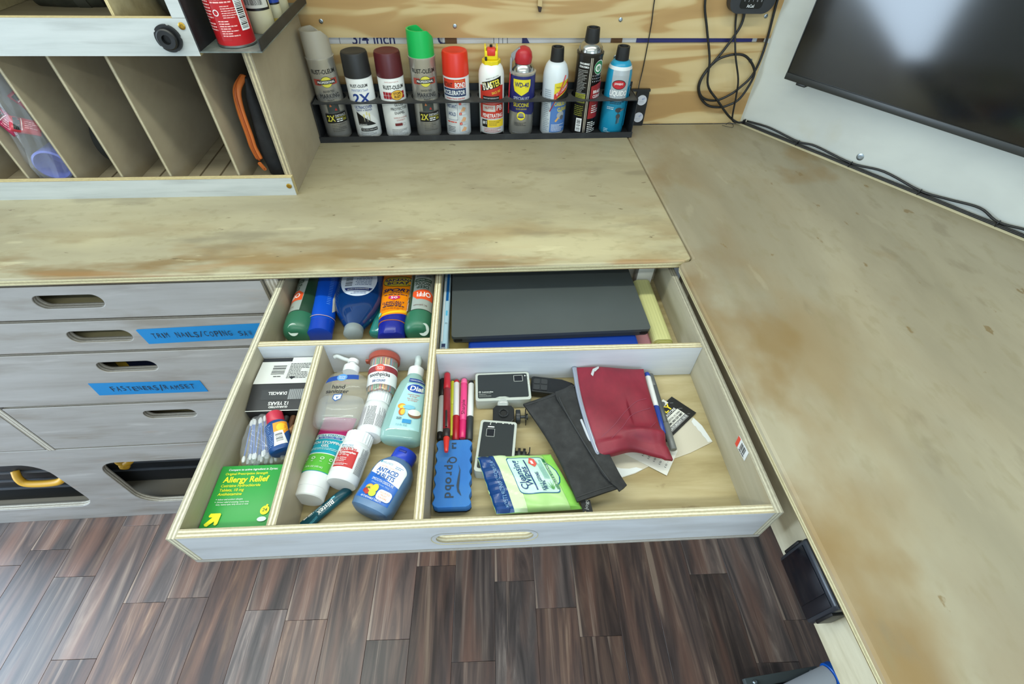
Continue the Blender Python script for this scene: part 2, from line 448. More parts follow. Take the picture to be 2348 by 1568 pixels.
CEIL = C('#d9dcd8', .7)
BLACKMETAL = noisy('black_powder_coat', ['#17181a', '#222427', '#34373a'], (20, 20, 20), 4, 0, .5, [.3, .55, .8], .03, spec=.5)
BRASS, ZINC = C('#b8933f', .35, 1.0), C('#a9b4bb', .35, 1.0)
PLASTIC_BLK = C('#111213', .42)
RUBBER = C('#0d0e0f', .55)

def struct(o): o['kind'] = 'structure'; return o
# floor: slab plus the planks in view
floor = struct(box('floor', -3.2, 1.3, -2.1, .66, -.06, -.0085, FLOORMAT, world=True))
ROT = R(-2.0); PIV = Vector((-.4, -.35, 0)); ROTM = Matrix.Translation(PIV) @ Matrix.Rotation(ROT, 4, 'Z') @ Matrix.Translation(-PIV)
JOINT = {-7: -.33, -4: -.418, -3: -.218, -1: -.27, 1: -.427, 4: -.266, -9: -.29, -10: -.30, -11: -.064, -12: -.22, -13: -.136}
PW = .1243
def plank(x, y0, y1):
    a, b, c = PW / 2 - .00025, (y1 - y0) / 2 - .0003, .004
    v = [(-a, -b, -c), (a, -b, -c), (a, b, -c), (-a, b, -c), (-a, -b, c), (a, -b, c), (a, b, c), (-a, b, c)]
    o = mesh('plank', v, BOXF, FLOORMAT, floor); bevel(o, .0006, 1)
    o.matrix_local = ROTM @ Matrix.Translation((x, (y0 + y1) / 2, -.004))
for k in range(-16, 9):
    x = -.768 + PW / 2 + (k + 4) * PW + .0115
    j = JOINT.get(k, random.uniform(-.6, .2)); cuts = [j]
    if k == -11: cuts = [-.44, -.064]
    while cuts[0] > -.95: cuts.insert(0, cuts[0] - random.uniform(.75, 1.2))
    while cuts[-1] < .45: cuts.append(cuts[-1] + random.uniform(.35, .9))
    for a, b in zip(cuts, cuts[1:]): plank(x, a, b)
# shell of the trailer
wb = struct(box('wall_back', -3.2, 1.3, .656, .76, 0, 2.34, C('#c9ced4', .5), world=True))
wf = struct(outline('wall_front', [(-3.2, 0), (1.3, 0), (1.3, 2.34), (-3.2, 2.34)], .1, CEIL, plane='XZ', holes=[rrect(-.42, .72, 1.03, 1.87, .02, 2)]))
wf.location.y -= 2.2
struct(box('wall_right', 1.3, 1.4, -2.2, .76, 0, 2.34, CEIL))
struct(box('ceiling', -3.3, 1.4, -2.2, .76, 2.34, 2.42, CEIL))
wl = struct(outline('wall_left', [(-2.1, 0), (.656, 0), (.656, 2.34), (-2.1, 2.34)], .1, CEIL, plane='YZ', holes=[rrect(-.92, .26, .12, 2.1, .02, 2)]))
wl.location.x -= 3.3
# plywood boards on the back wall with a slot between them; housewrap print shows in the slot
outline('board', [(-2.6, 1.03), (.9, 1.03), (.9, 1.2385), (-.55, 1.2285), (-2.6, 1.2285)], .015, WALLPLY, wb, plane='XZ', edge=C('#cdb98a', .6))
outline('board', [(-2.6, 1.2445), (.9, 1.2465), (.9, 1.62), (-2.6, 1.62)], .015, WALLPLY, wb, plane='XZ', edge=C('#cdb98a', .6))
for o in wb.children: o.location.y += .641
NAVY = C('#27306e', .5)
wr = Print(wb, lambda u, v, d: (u, .6558 - d, v), name='housewrap_print')
wr.rect(-.80, 1.215, .30, 1.26, C('#dfe3ea', .5))
wr.text('3/4 inch', -.636, 1.2400, .026, NAVY, w=.106, bold=.0008).text('O', -.462, 1.2400, .026, NAVY, bold=.001)
for x in (-.72, -.47, -.466, -.335, -.322, -.312, -.30, -.255): wr.rect(x, 1.215, x + .0011, 1.26, INK)
wr.poly([(-.262, 1.215), (-.232, 1.215), (-.262, 1.26)], NAVY).rect(.035, 1.215, .345, 1.26, C('#2b2f7a', .45))
for x in (-.458, -.032, .358): wr.rect(x, 1.215, x + .03, 1.26, C('#6a4a2c', .6))
wr.done()
def screw(parent, loc, mat, ax, r=.0042, rel=None):
    """flat screw head facing along ax with a star recess"""
    q = Vector((0, 0, 1)).rotation_difference(Vector(ax)).to_matrix().to_4x4()
    o = lathe('screw', [(r, -.0008), (r, .0004), (r * .8, .0011), (r * .42, .0012), (r * .40, .0003)], mat, parent, 14)
    o.matrix_local = Matrix.Translation(loc) @ q
    return o
for x, z in ((-.4303, 1.2709), (-.019, 1.2861), (.352, 1.295), (.352, 1.1945), (-.0169, 1.2029), (-.75, 1.28)): screw(wb, (x, .640, z), ZINC, (0, -1, 0), .0048)
bpy.context.view_layer.update()
# corner wall panel that carries the screen, with a raw plywood strip along its foot
PA = Vector((.382, .644, ZC)); PT = Vector((.5435, -.8394, 0)); PN = Vector((-.8394, -.5435, 0))
PM = Matrix((( PT.x, -PN.x, 0, PA.x), (PT.y, -PN.y, 0, PA.y), (0, 0, 1, ZC), (0, 0, 0, 1)))   # local x along panel, -y towards the room
PANEL = noisy('white_panel_paint', ['#bdc0ba', '#c8cbc4', '#cdd0c8'], (3, 9, 7), 4, .3, .45, [.28, .5, .72], .03, blot=[('#b7ad8d', (5, 5, 4), (.60, .74), .45)])
cp = struct(box('wall_corner', -.012, 1.25, .001, .016, 0, .75, PANEL)); cp.matrix_world = PM @ Matrix.Translation((.619, .0085, .375))
tr = struct(box('trim_1', 0.0, 1.2, -.011, -.0005, .0, .007, C('#cfc39c', .6), edge=None, bev=.001)); tr.matrix_world = PM @ Matrix.Translation((.6, -.0058, .0035))
screw(cp, (.3435 - .619, -.0078, .0326 - .375), ZINC, (0, -1, 0), .0085)

# ------------------------------------------------------------ worktops
g = [(-2.4, 0.0)] + [(.014, 0.0), (.020, .004), (.0305, .010), (.0305, .640), (-2.4, .640)]
wt = outline('worktop', g, .018, WORK, edge=ply(2, .018, 5, '#d6cba0', '#b0a37c'), bev=.0055)
wt.location = (0, 0, ZC - .009); tag(wt, 'long plywood bench top with brown stains and a rounded front edge, under the spray cans', 'worktop')
g = [(0.0, -1.25)] + [(0.0, -.016), (.003, -.007), (.010, -.001), (.022, .0015), (.0315, .008), (.0315, .640), (.3835, .640), (1.24, -.69), (1.24, -1.25)]
wt2 = outline('worktop', g, .018, WORKR, edge=ply(2, .018, 5, '#d6cba0', '#b0a37c'), bev=.0055)
wt2.location = (0, 0, ZC - .009); tag(wt2, 'wide plywood desk top below the screen, stained brown along its rounded side edge', 'worktop')
APRONMAT = noisy('pale_birch', ['#b7ac8e', '#c9bfa2', '#d3caae'], (3, 12, 40), 4, .3, .55, [.3, .5, .7], .03)
ap = thing('desk_frame', 'pale plywood apron board and legs under the wide desk top', 'desk frame')
box('apron', .042, .060, -1.25, -.01, .882, 1.0118, APRONMAT, ap, edge=True)
box('leg', .042, .30, .03, .048, 0, 1.0118, APRONMAT, ap); box('leg', .062, .30, -1.24, -1.222, 0, 1.0118, APRONMAT, ap)

# ------------------------------------------------------------ base cabinet with closed drawers
cab = thing('base_cabinet', 'grey-white plywood base cabinet with slotted drawer fronts and open bottom bays', 'cabinet')
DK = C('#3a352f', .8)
box('side_panel', -.812, -.786, .021, .62, 0, 1.0118, CABPAINT, cab, edge=ply(0, .026, 7, '#cfc8bb', '#a59c8c'))
box('side_panel', -1.580, -1.5605, .012, .62, .43, 1.0118, CABPAINT, cab, edge=ply(0, .02, 5, '#cfc8bb', '#a59c8c'))
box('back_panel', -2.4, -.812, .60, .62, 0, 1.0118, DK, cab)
box('shelf_board', -2.4, -.812, .021, .60, .418, .434, CABPAINT, cab, edge=ply(2, .016, 5, '#cfc8bb', '#9a9182'))
box('bottom_board', -2.4, -.812, .031, .60, .02, .035, C('#8d8371', .7), cab)
HC = -1.19
def slot(cx, cz, hw=.0635, hh=.017): return rrect(cx - hw, cx + hw, cz - hh, cz + hh, hh * .98, 7)
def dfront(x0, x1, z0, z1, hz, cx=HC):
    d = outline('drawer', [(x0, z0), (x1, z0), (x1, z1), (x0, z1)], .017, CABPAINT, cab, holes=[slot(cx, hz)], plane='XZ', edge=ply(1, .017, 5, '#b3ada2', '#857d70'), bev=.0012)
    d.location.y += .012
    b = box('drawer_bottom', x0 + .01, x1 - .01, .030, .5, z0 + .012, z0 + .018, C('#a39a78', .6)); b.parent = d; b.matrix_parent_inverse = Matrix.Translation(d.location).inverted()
    b = box('slot_shade_board', x0 + .01, x1 - .01, .16, .17, z0 + .018, z1 - .004, C('#23262c', .8)); b.parent = d; b.matrix_parent_inverse = Matrix.Translation(d.location).inverted()  # near-black board close behind the slot, colours in the shade inside the drawer
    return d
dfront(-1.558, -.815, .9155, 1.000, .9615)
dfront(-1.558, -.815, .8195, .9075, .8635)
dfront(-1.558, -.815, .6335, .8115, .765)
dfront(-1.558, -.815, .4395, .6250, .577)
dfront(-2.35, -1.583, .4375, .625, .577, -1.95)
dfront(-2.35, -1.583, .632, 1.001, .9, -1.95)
b = outline('base_panel', [(-2.4, 0), (-.812, 0), (-.812, .434), (-2.4, .434)], .018, CABPAINT, cab, plane='XZ', edge=ply(1, .018, 5, '#c9c3b6', '#8f8676'),
            holes=[rrect(-1.512, -.95, .092, .352, .06, 7), rrect(-2.28, -1.652, .092, .362, .06, 7)], bev=.0015)
b.location.y += .012
# things seen through the openings
TAPE = C('#1183c4', .55)
MARK = C('#1c2433', .6)
def tape(label, pts, txt, u, v, h, w, seed):
    t = outline('tape_strip', pts, .0006, TAPE, plane='XZ'); t.location.y = .0111
    tag(t, label, 'tape label', 'strips of blue tape on the drawers')
    p = Print(t, lambda a, b, d: (a, -.0003 - d, b), name='handwriting'); rnd = random.Random(seed); n = len(txt); x = u
    for i, ch in enumerate(txt):
        if ch != ' ': p.text(ch, x, v + rnd.uniform(-.0016, .0016), h * rnd.uniform(.9, 1.12) * (1.25 if ch == '/' else 1), MARK, 'l', rot=rnd.uniform(-6, 6), w=(w / n) * rnd.uniform(.62, .78) * (.35 if ch == 'I' else 1))
        x += (w / n) * (.6 if ch == 'I' else 1.04)
    p.done()
tape("blue painter's tape strip lettered TRIM NAILS/COPING SAW on the second drawer", [(-1.1095, .8795), (-1.105, .837), (-.848, .8445), (-.842, .888), (-1.105, .8815)], 'TRIM NAILS/COPING SAW', -1.086, .8620, .015, .214, 3)
tape("blue painter's tape strip lettered with the word FASTENERS on the third drawer", [(-1.3065, .7118), (-1.3075, .6662), (-1.058, .6642), (-1.0593, .7069)], 'FASTENERS/RAMSET', -1.268, .688, .0165, .185, 5)
def case(x0, x1, y0, label, hx0, hx1):
    t = thing('tool_case', label, 'tool case', Matrix.Translation((0, y0 - .16, 0))); K = C('#16181b', .5); Y = C('#d9a32c', .5)
    box('body', x0, x1, .16, .50, .0352, .26, K, t, bev=.012)
    box('lid', x0 + .004, x1 - .004, .164, .496, .263, .36, C('#1d2024', .45), t, bev=.01)
    m = C('#4a4d52', .5)
    for i in range(3): box('rib', x0 + .02, x1 - .02, .156, .162, .12 + i * .05, .128 + i * .05, m, t)
    tube('handle', [(hx0, .158, .235), (hx0 + .008, .140, .215), (hx0 + .03, .132, .198), (hx1 - .03, .132, .198), (hx1, .140, .215), (hx1 + .005, .158, .235)], .011, Y, t, 8)
    return t
case(-1.66, -1.0, .118, 'black plastic tool case with a short yellow handle in the bay beside the open drawer', -1.57, -1.525)
case(-2.25, -1.66, .072, 'black plastic tool case with a long yellow handle in the bay at the photo edge', -1.84, -1.70)
bx = box('carton', -1.262, -1.12, .06, .13, .651, .735, C('#b3922f', .6), bev=.002); tag(bx, 'yellow cardboard carton seen through the slot of the third drawer', 'box')
p = Print(bx, plane_f((0, -.035, .02), (1, 0, 0), (0, 0, 1))); p.rect(-.045, -.006, .02, .018, C('#1c2440', .5)); p.done()
# ------------------------------------------------------------ cubby shelf unit standing on the bench
sh = thing('cubby_shelf', 'plywood cubby shelf with thin upright dividers and white front rails on the bench', 'shelf')
YF = .277
box('front_lip', -1.75, -.7985, YF, YF + .015, ZC, 1.0715, PAINT, sh, edge=True)
box('floor_board', -1.75, -.80, YF + .015, .635, ZC + .0005, ZC + .0125, GREYPLY, sh)
for i, x in enumerate((-1.335, -1.300, -1.225, -1.19, -1.120, -1.095, -1.03, -.985, -.945, -.858)):
    box('groove', x - .002, x + .002, YF + .016, .62, ZC + .0126, ZC + .0129, C('#5d503a', .8), sh)
box('side_panel', -.8155, -.7985, YF + .0152, .635, ZC + .0005, 1.312, GREYPLY_Y, sh, edge=ply(0, .017, 5, '#b9ab88', '#8b7f66'))
for x in (-1.655, -1.555, -1.455, -1.355, -1.258, -1.162, -1.060, -.915): box('divider', x - .003, x + .003, YF + .018, .62, ZC + .0130, 1.3105, GREYPLY_Y, sh, edge=ply(0, .006, 3, '#b9ad90', '#8f8468'))
box('back_board', -1.75, -.8157, .621, .635, ZC + .0130, 1.312, C('#7c7059', .7), sh)
box('upper_floor', -1.75, -.8829, YF + .0152, .635, 1.3125, 1.327, GREYPLY, sh)
box('upper_rail', -1.75, -.8825, YF, YF + .015, 1.3105, 1.3685, PAINT, sh, edge=True)
box('stile', -.9045, -.8825, YF, YF + .015, 1.3690, 1.62, PAINT, sh, edge=True)
box('upper_side', -.8985, -.8840, YF + .0152, .635, 1.3275, 1.62, GREYPLY_Y, sh, edge=True)
box('side_panel', -1.767, -1.7502, YF + .0152, .635, ZC + .0005, 1.62, GREYPLY_Y, sh, edge=ply(0, .017, 5, '#b9ab88', '#8b7f66')); box('back_board', -1.75, -.90, .621, .635, 1.3275, 1.62, GREYPLY, sh); box('top_board', -1.767, -.8825, YF, .635, 1.6205, 1.635, GREYPLY, sh, edge=True)
for x in (-1.010, -1.36): box('upper_divider', x - .003, x + .003, YF + .018, .62, 1.3275, 1.62, PLYFACE, sh, edge=True)
box('top_cover', -.8822, -.80, YF + .0152, .635, 1.3125, 1.3150, GREYPLY, sh)
for x, z in ((-.8938, 1.3572), (-.8085, 1.0525)): screw(sh, (x, YF - .0004, z), BRASS, (0, -1, 0), .0058)
k = thing('knob', 'round black plastic knob with notched rim on the white shelf rail', 'knob', Matrix.Translation((-.924, YF, 1.339)) @ Matrix.Rotation(R(90), 4, 'X'))
pts = []
for i in range(80):
    a = 2 * math.pi * i / 80; rr_ = .0200 if (i % 16) in (0, 1) else .0215; pts.append((rr_ * math.cos(a), rr_ * math.sin(a)))
outline('rim', pts, .005, PLASTIC_BLK, k, bev=.001)
lathe('hub', [(.017, .005), (.0165, .0105), (.0145, .0125), (.0075, .0122), (.0065, .006)], PLASTIC_BLK, k, 30)
# grey angle tray beside the shelf, with cans and bottles on it
tr = thing('metal_tray', 'black sheet-metal angle tray fixed beside the upper shelf, carrying the red can', 'tray')
box('base', -.8815, -.772, YF, .635, 1.3155, 1.3175, noisy('dusty_steel', ['#4c5552', '#6a726c', '#8e9488'], (25, 25, 9), 5, 0, .5, [.3, .55, .75]), tr)
box('side_plate', -.8820, -.8800, YF, .635, 1.3176, 1.44, BLACKMETAL, tr)
box('side_lip', -.7740, -.772, YF, .635, 1.3176, 1.3360, BLACKMETAL, tr)
t = thing('aerosol_can', 'red aerosol can with white small print on the black metal tray', 'spray can', Matrix.Translation((-.830, .327, 1.3177)))
RED = C('#c22026', .3)
lathe('body', [(.0325, .0022), (.033, .004), (.033, .19)], RED, t, 44)
lathe('bottom_rim', [(.0325, 0), (.0342, .001), (.0342, .0035), (.0328, .0045)], C('#8d8f8c', .35, .9), t, 44)
p = Print(t, cyl_f(.033)); lp = C('#efb9b4', .5); p.rect(-.012, .012, .006, .15, C('#b0161c', .35))
p.fine(-.044, .026, -.014, .15, 26, lp, .45, 4); p.fine(-.007, .018, .022, .044, 7, lp, .45, 5); p.fine(.004, .046, .028, .066, 6, lp, .4, 6); p.fine(-.010, .068, .026, .15, 18, lp, .45, 8)
p.ring(-.006, .055, .0036, .005, WHITE).rect(.028, .026, .046, .078, WHITE).bars(.030, .029, .044, .075, 22, BLACK, vert=True); p.done()
def bottle_plain(name, label, x, y, r, h, col, z=1.3177):
    t = thing(name, label, 'bottle', Matrix.Translation((x, y, z)))
    lathe('body', [(r * .96, 0), (r, .003), (r, h * .72), (r * .8, h * .8), (r * .45, h * .86)], col, t, 32)
    return t
CREAM = C('#c9c3a2', .45)
t = bottle_plain('glue_bottle', 'cream bottle with a large black barcode label behind the red can', -.804, .409, .0235, .15, CREAM)
p = Print(t, cyl_f(.0235)); p.rect(-.03, .038, .034, .1, BLACK).rect(-.028, .042, .030, .1, C('#c9c9c0', .5)).bars(-.018, .047, .020, .1, 26, BLACK); p.done()
lathe('cap', [(.011, .129), (.011, .16), (.006, .163)], C('#20242c', .4), t, 20)
t = bottle_plain('glue_tube', 'slim cream tube with a blue band and yellowed tip on the metal tray', -.793, .470, .0125, .12, CREAM)
p = Print(t, cyl_f(.0125)); p.rect(-.03, .033, .03, .036, BLACK).rect(-.03, .036, .03, .1, C('#1d3f9c', .4)).rect(-.03, .0, .03, .010, C('#c8b25a', .5)); p.done()
lathe('cap', [(.006, .103), (.006, .125), (.003, .128)], C('#1d3f9c', .4), t, 16)
t = bottle_plain('glue_bottle', 'plain cream bottle at the back end of the metal tray', -.806, .530, .024, .14, CREAM)
lathe('cap', [(.011, .121), (.011, .15), (.006, .153)], C('#20242c', .4), t, 20)
# upper shelf contents
t = thing('tool_bag', 'dark olive rolled tool bag with a webbing strap on the upper shelf', 'bag', Matrix.Translation((-1.222, .56, 1.3275)))
OLIVE = noisy('olive_cloth', ['#2c2e28', '#3d3f36', '#4b4d42'], (30, 30, 30), 4, 0, .8, [.3, .5, .7], .1)
loft('body', [(-.096, .02, .012, 2.2), (-.08, .038, .03, 2.4), (-.02, .042, .034, 2.6), (.05, .04, .034, 2.6), (.088, .03, .025, 2.4)], OLIVE, t, M=Matrix.Translation((0, 0, .036)) @ Matrix.Rotation(R(90), 4, 'Y') @ Matrix.Rotation(R(0), 4, 'Z'))
loft('strap', [(.005, .0435, .0355, 2.6), (.03, .0437, .0357, 2.6)], C('#4a4c45', .7), t, M=Matrix.Translation((0, 0, .036)) @ Matrix.Rotation(R(90), 4, 'Y'))
loft('end_flap', [(.060, .0415, .0355, 2.6), (.0885, .033, .028, 2.4), (.092, .02, .016, 2.2)], C('#131412', .6), t, M=Matrix.Translation((0, 0, .036)) @ Matrix.Rotation(R(90), 4, 'Y'))
t = thing('pouch', 'small dark grey cloth pouch at the end of the upper shelf beside the white stile', 'pouch', Matrix.Translation((-.978, .47, 1.3275)))
loft('body', [(0, .010, .03, 2.4), (.02, .022, .05, 2.6), (.05, .027, .056, 2.8), (.08, .024, .05, 2.6), (.11, .012, .03, 2.4)], OLIVE, t)
loft('flap', [(.055, .0275, .0565, 2.7), (.085, .0245, .051, 2.6), (.113, .013, .031, 2.4)], C('#26282a', .7), t)
# cubby contents
BAGC = C('#dfe4ea', .12, alpha=.17, spec=1.0)
t = thing('plastic_bag', 'crumpled clear plastic bag holding red packets and a violet cup in a cubby', 'bag', Matrix.Translation((-1.312, .345, ZC + .0135)))
rnd = random.Random(5)
def crumple(name, secs, mat, parent, seg, amp, seed, M=None):
    o = loft(name, secs, mat, parent, seg, M); rr = random.Random(seed)
    for v in o.data.vertices:
        k = 1 + rr.uniform(-amp, amp); v.co.x *= k; v.co.y *= k; v.co.z += rr.uniform(-amp, amp) * .02
    for q in o.data.polygons: q.use_smooth = False
    return o
crumple('film', [(.0, .025, .02, 2), (.01, .046, .045, 2), (.05, .048, .05, 2.2), (.09, .044, .042, 2.2), (.14, .045, .04, 2.2), (.19, .04, .034, 2), (.22, .02, .02, 2)], BAGC, t, 26, .09, 4)
t = thing('plastic_cup', 'violet-blue plastic cup lying in the clear bag in the cubby', 'cup', Matrix.Translation((-1.3075, .338, ZC + .062)) @ Matrix.Rotation(R(-62), 4, 'Y') @ Matrix.Rotation(R(100), 4, 'X'))
VIO = C('#5a67bd', .35)
lathe('body', [(.022, -.028), (.026, -.026), (.034, .026), (.030, .028), (.022, -.02)], VIO, t, 36)
lathe('lid', [(.020, -.0295), (.0215, -.0315), (.0205, -.0325)], C('#9fb4d4', .2), t, 30)
REDP = C('#b3283c', .35)
for i, (x, y, z, a, b) in enumerate(((-1.305, .318, 1.172, 40, 30), (-1.335, .318, 1.180, -20, 50), (-1.335, .345, 1.160, 75, 20), (-1.305, .36, 1.205, 10, 60))):
    t = thing('snack_packet', ['crinkled red packet with a black band inside the clear bag', 'magenta-red packet lying flat inside the clear bag', 'red packet turned on edge at the side of the clear bag', 'red packet at the top back of the clear bag'][i], 'packet',
              Matrix.Translation((x, y, z)) @ Matrix.Rotation(R(a), 4, 'Z') @ Matrix.Rotation(R(b), 4, 'Y') @ Matrix.Rotation(R(55), 4, 'X'), 'red packets in the clear bag')
    def fn(s, v, i=i):
        e = (4 * s * (1 - s)) ** .5 * (4 * v * (1 - v)) ** .5
        return ((s - .5) * .046, (v - .5) * .030, .007 * e + .0012 * math.sin(s * 17 + i) * math.sin(v * 13))
    grid('wrapper', fn, 14, 10, C(['#b3283c', '#a92a55', '#b8324a', '#9f2540'][i], .3), t, thick=.004)
    p = Print(t, lambda u, v, d, fn=fn: (u, v, fn(u / .046 + .5, v / .030 + .5)[2] + .0004 + d), step=.003); p.rect(-.018, -.012, -.008, .012, BLACK).rect(-.0065, -.012, -.0055, .012, WHITE).fine(-.002, -.008, .017, .008, 4, C('#e7a5ae', .4), .4, 9 + i); p.done()
d = lathe('drum_disc', [(.02, -.024), (.05, -.020), (.058, 0), (.05, .020), (.02, .024)], C('#0f1418', .6), None, 40, Matrix.Translation((-1.191, .388, 1.118)) @ Matrix.Rotation(R(90), 4, 'Y'))
tag(d, 'round black pad leaning against the thin divider in a cubby', 'pad')
t = thing('zip_pouch', 'black cloth pouch with an orange zipper standing in the end cubby', 'pouch', Matrix.Translation((-.850, .40, ZC + .0135)))
BLKCLOTH = noisy('black_cloth', ['#0e0f10', '#17181a', '#222325'], (40, 40, 40), 4, 0, .8, [.3, .5, .7], .1)
loft('body', [(0, .018, .05, 2.6), (.006, .026, .066, 2.8), (.06, .028, .072, 2.8), (.12, .020, .07, 2.6), (.17, .016, .064, 2.6), (.205, .006, .05, 2.2)], BLKCLOTH, t, 40)
ORG = C('#c7692a', .6)
z = tube('zipper_tape', [(-.010, -.030, .203), (-.022, -.056, .186), (-.026, -.066, .15), (-.026, -.070, .10), (-.027, -.071, .075), (-.024, -.070, .048)], .0095, ORG, t, 10, ry=.006)
tube('zipper_teeth', [(-.014, -.036, .205), (-.023, -.064, .186), (-.024, -.0735, .15), (-.024, -.0775, .10), (-.025, -.0785, .075), (-.022, -.077, .046)], .0022, C('#a34c18', .5), t, 6)
pl = outline('zipper_pull', rrect(-.004, .004, -.012, .010, .003, 4), .002, ORG, t, holes=[circ(0, -.008, .0016, 10)], plane='XZ')
pl.matrix_local = Matrix.Translation((-.019, -.082, .036)) @ Matrix.Rotation(R(-18), 4, 'Y') @ Matrix.Rotation(R(12), 4, 'X')

# ------------------------------------------------------------ rack with the spray cans
rk = thing('spray_can_rack', 'black sheet-metal rack holding a row of ten spray cans against the wall', 'rack', Matrix.Rotation(R(.9), 4, 'Z') @ Matrix.Translation((0, .0, 0)))
RY0, RY1, PZ = .553, .632, 1.0340 + .0945
box('tray', -.790, .049, RY0, RY1, ZC + .0005, ZC + .0035, BLACKMETAL, rk)
box('front_lip', -.790, .049, RY0 - .002, RY0, ZC + .0005, ZC + .0155, BLACKMETAL, rk)
box('back_plate', -.790, .049, RY1 - .002, RY1, ZC + .0036, PZ + .018, C('#0f1518', .45), rk)
CX = [-.7455, -.6655, -.5875, -.5050, -.4244, -.3345, -.2560, -.1687, -.0855, -.0025]
CYL = .5945
cut = [circ(x, CYL + .012, .0355, 30) for x in CX]
o = outline('holed_plate', [(-.783, RY0 - .004), (.046, RY0 - .004), (.046, RY1 - .003), (-.783, RY1 - .003)], .002, noisy('dusty_black_metal', ['#26282a', '#3b3d3d', '#5a5a55'], (30, 30, 9), 5, 0, .55, [.3, .55, .8]), rk, holes=[circ(x, CYL + .001, .0372, 30) for x in CX], edge=BLACKMETAL)
o.location.z = PZ
for x in (-.786, .0465): box('end_plate', x - .001, x + .001, RY0, RY1 - .003, ZC + .0036, PZ + .002, BLACKMETAL, rk)
RACK = Matrix.Rotation(R(.9), 4, 'Z')
SILV = C('#c4c2ba', .27, .6); CHROME = C('#b9b9b4', .22, 1.0)
def can(label, i, lean=0, rz=0):
    base = RACK @ Matrix.Translation((CX[i], CYL, 1.0337)) @ Matrix.Rotation(R(lean), 4, 'Y') @ Matrix.Rotation(R(rz), 4, 'Z')
    return thing('spray_can', label, 'spray can', base, 'spray cans in the rack')
def body(t, r, h, mat, sh=.012, top=.62):
    lathe('body', [(r * .93, 0), (r, .003), (r, h - .003), (r * .97, h)], mat, t, 44)
r = .0325
# inverted marking paints
def marking(label, i, capmat, lean, rz):
    t = can(label, i, lean, rz)
    lathe('body', [(r * .93, 0), (r, .003), (r, .185), (r * 1.03, .187), (r * 1.03, .190), (r * .95, .191)], SILV, t, 44)
    n = 40; v = []; f = []
    rings = [(.0315, .1905), (.0312, .225), (.0305, .246)]
    for q, (rr, z) in enumerate(rings):
        for k in range(n):
            a = 2 * math.pi * k / n; zz = z
            if q == 2: zz = z - max(0, (math.cos(a - R(20)) - .25)) * .028
            v.append((rr * math.cos(a), rr * math.sin(a), zz))
    v2 = len(v); v += [(x * .86, y * .86, z) for x, y, z in v[2 * n:3 * n]]; v3 = len(v); v += [(x * .83, y * .83, .205) for x, y, z in v[2 * n:3 * n]]
    for a0, b0 in ((0, n), (n, 2 * n), (2 * n, v2), (v2, v3)):
        for k in range(n): f.append((a0 + k, a0 + (k + 1) % n, b0 + (k + 1) % n, b0 + k))
    f.append(tuple(v3 + k for k in range(n)))
    c = mesh('cap', v, f, capmat, t, smooth=True); sharp(c, 45)
    o = lathe('spray_button', [(.009, .205), (.009, .232), (.006, .236)], capmat, t, 16)
    p = Print(t, cyl_f(r)); Y = C('#d8cf4a', .45)
    p.text('RUST-OLEUM', .0, .163, .0092, BLACK, w=.060, bold=.0004)
    p.rect(-.030, .133, -.012, .147, C('#a8473c', .5)).rect(.014, .133, .030, .147, C('#a8473c', .5)).disc(.002, .140, .0135, .0125, BLACK).disc(.002, .140, .0128, .0118, Y)
    p.rect(-.021, .1355, .024, .1445, BLACK).text('PROFESSIONAL', .0015, .140, .0052, WHITE, w=.042, bold=.0002)
    p.text('INVERTED', .002, .119, .0048, INK, w=.026).text('MARKING', .002, .1085, .0098, INK, w=.048).text('PAINT', .002, .098, .0045, INK, w=.016)
    p.rect(-.012, .069, .016, .094, C('#39423f', .5)).poly([(-.004, .090), (.0, .084), (-.006, .083)], C('#d0763c', .5)).poly([(.008, .080), (.011, .073), (.004, .074)], C('#c43d33', .5))
    p.rect(-.022, .043, .032, .067, BLACK).text('2X', -.0095, .055, .0145, Y, w=.019, bold=.0007).text('DISTANCE', .0155, .0605, .0055, WHITE, w=.027).rect(.001, .0555, .03, .0563, Y).fine(.003, .045, .018, .0545, 2, WHITE, .5).text('III', .024, .050, .0062, Y, w=.008)
    p.fine(-.012, .020, .024, .041, 5, C('#55544e', .5), .3, 3 + i); p.done()
marking('silver marking-paint can with a grey slanted cap beside the plywood shelf', 0, C('#a8a294', .45), -1.0, 12)
marking('silver marking-paint can with a bright green slanted cap', 3, C('#12b457', .35), 0, 6)
def rustcap(t, mat, h0, h1):
    lathe('cap', [(.0315, h0), (.0330, h0 + .001), (.0318, h1 - .006), (.0300, h1 - .0015), (.0260, h1), (.0240, h1 - .0006)], mat, t, 44)
t = can('white paint can with a matte black cap and large blue 2X lettering', 1, -.4, 4); body(t, r, .147, WHITE); rustcap(t, C('#242526', .5), .1465, .201)
p = Print(t, cyl_f(r)); NB = C('#23408a', .4)
p.text('RUST-OLEUM', 0, .131, .0068, BLACK, w=.044, bold=.0004).text("PAINTER'S Touch", 0, .121, .0055, C('#5a6fae', .5), w=.042, shear=.2).text('2X', 0, .1015, .0215, NB, w=.044, bold=.0014, shear=.12)
p.text('ULTRACOVER', .001, .081, .0065, NB, w=.046, bold=.0003).text('PAINT + PRIMER', .001, .0735, .0042, NB, w=.042)
p.poly([(-.020, .070), (-.020, .036), (.026, .036)], BLACK).rect(-.004, .056, .0, .064, C('#d8cf8a', .5)).rect(.004, .062, .0072, .070, C('#d8cf8a', .5)).rect(.010, .058, .0132, .066, C('#d8cf8a', .5))
for x in (-.002, .0055, .0115): p.rect(x - .0007, .046, x + .0007, .058, C('#a8a48c', .5))
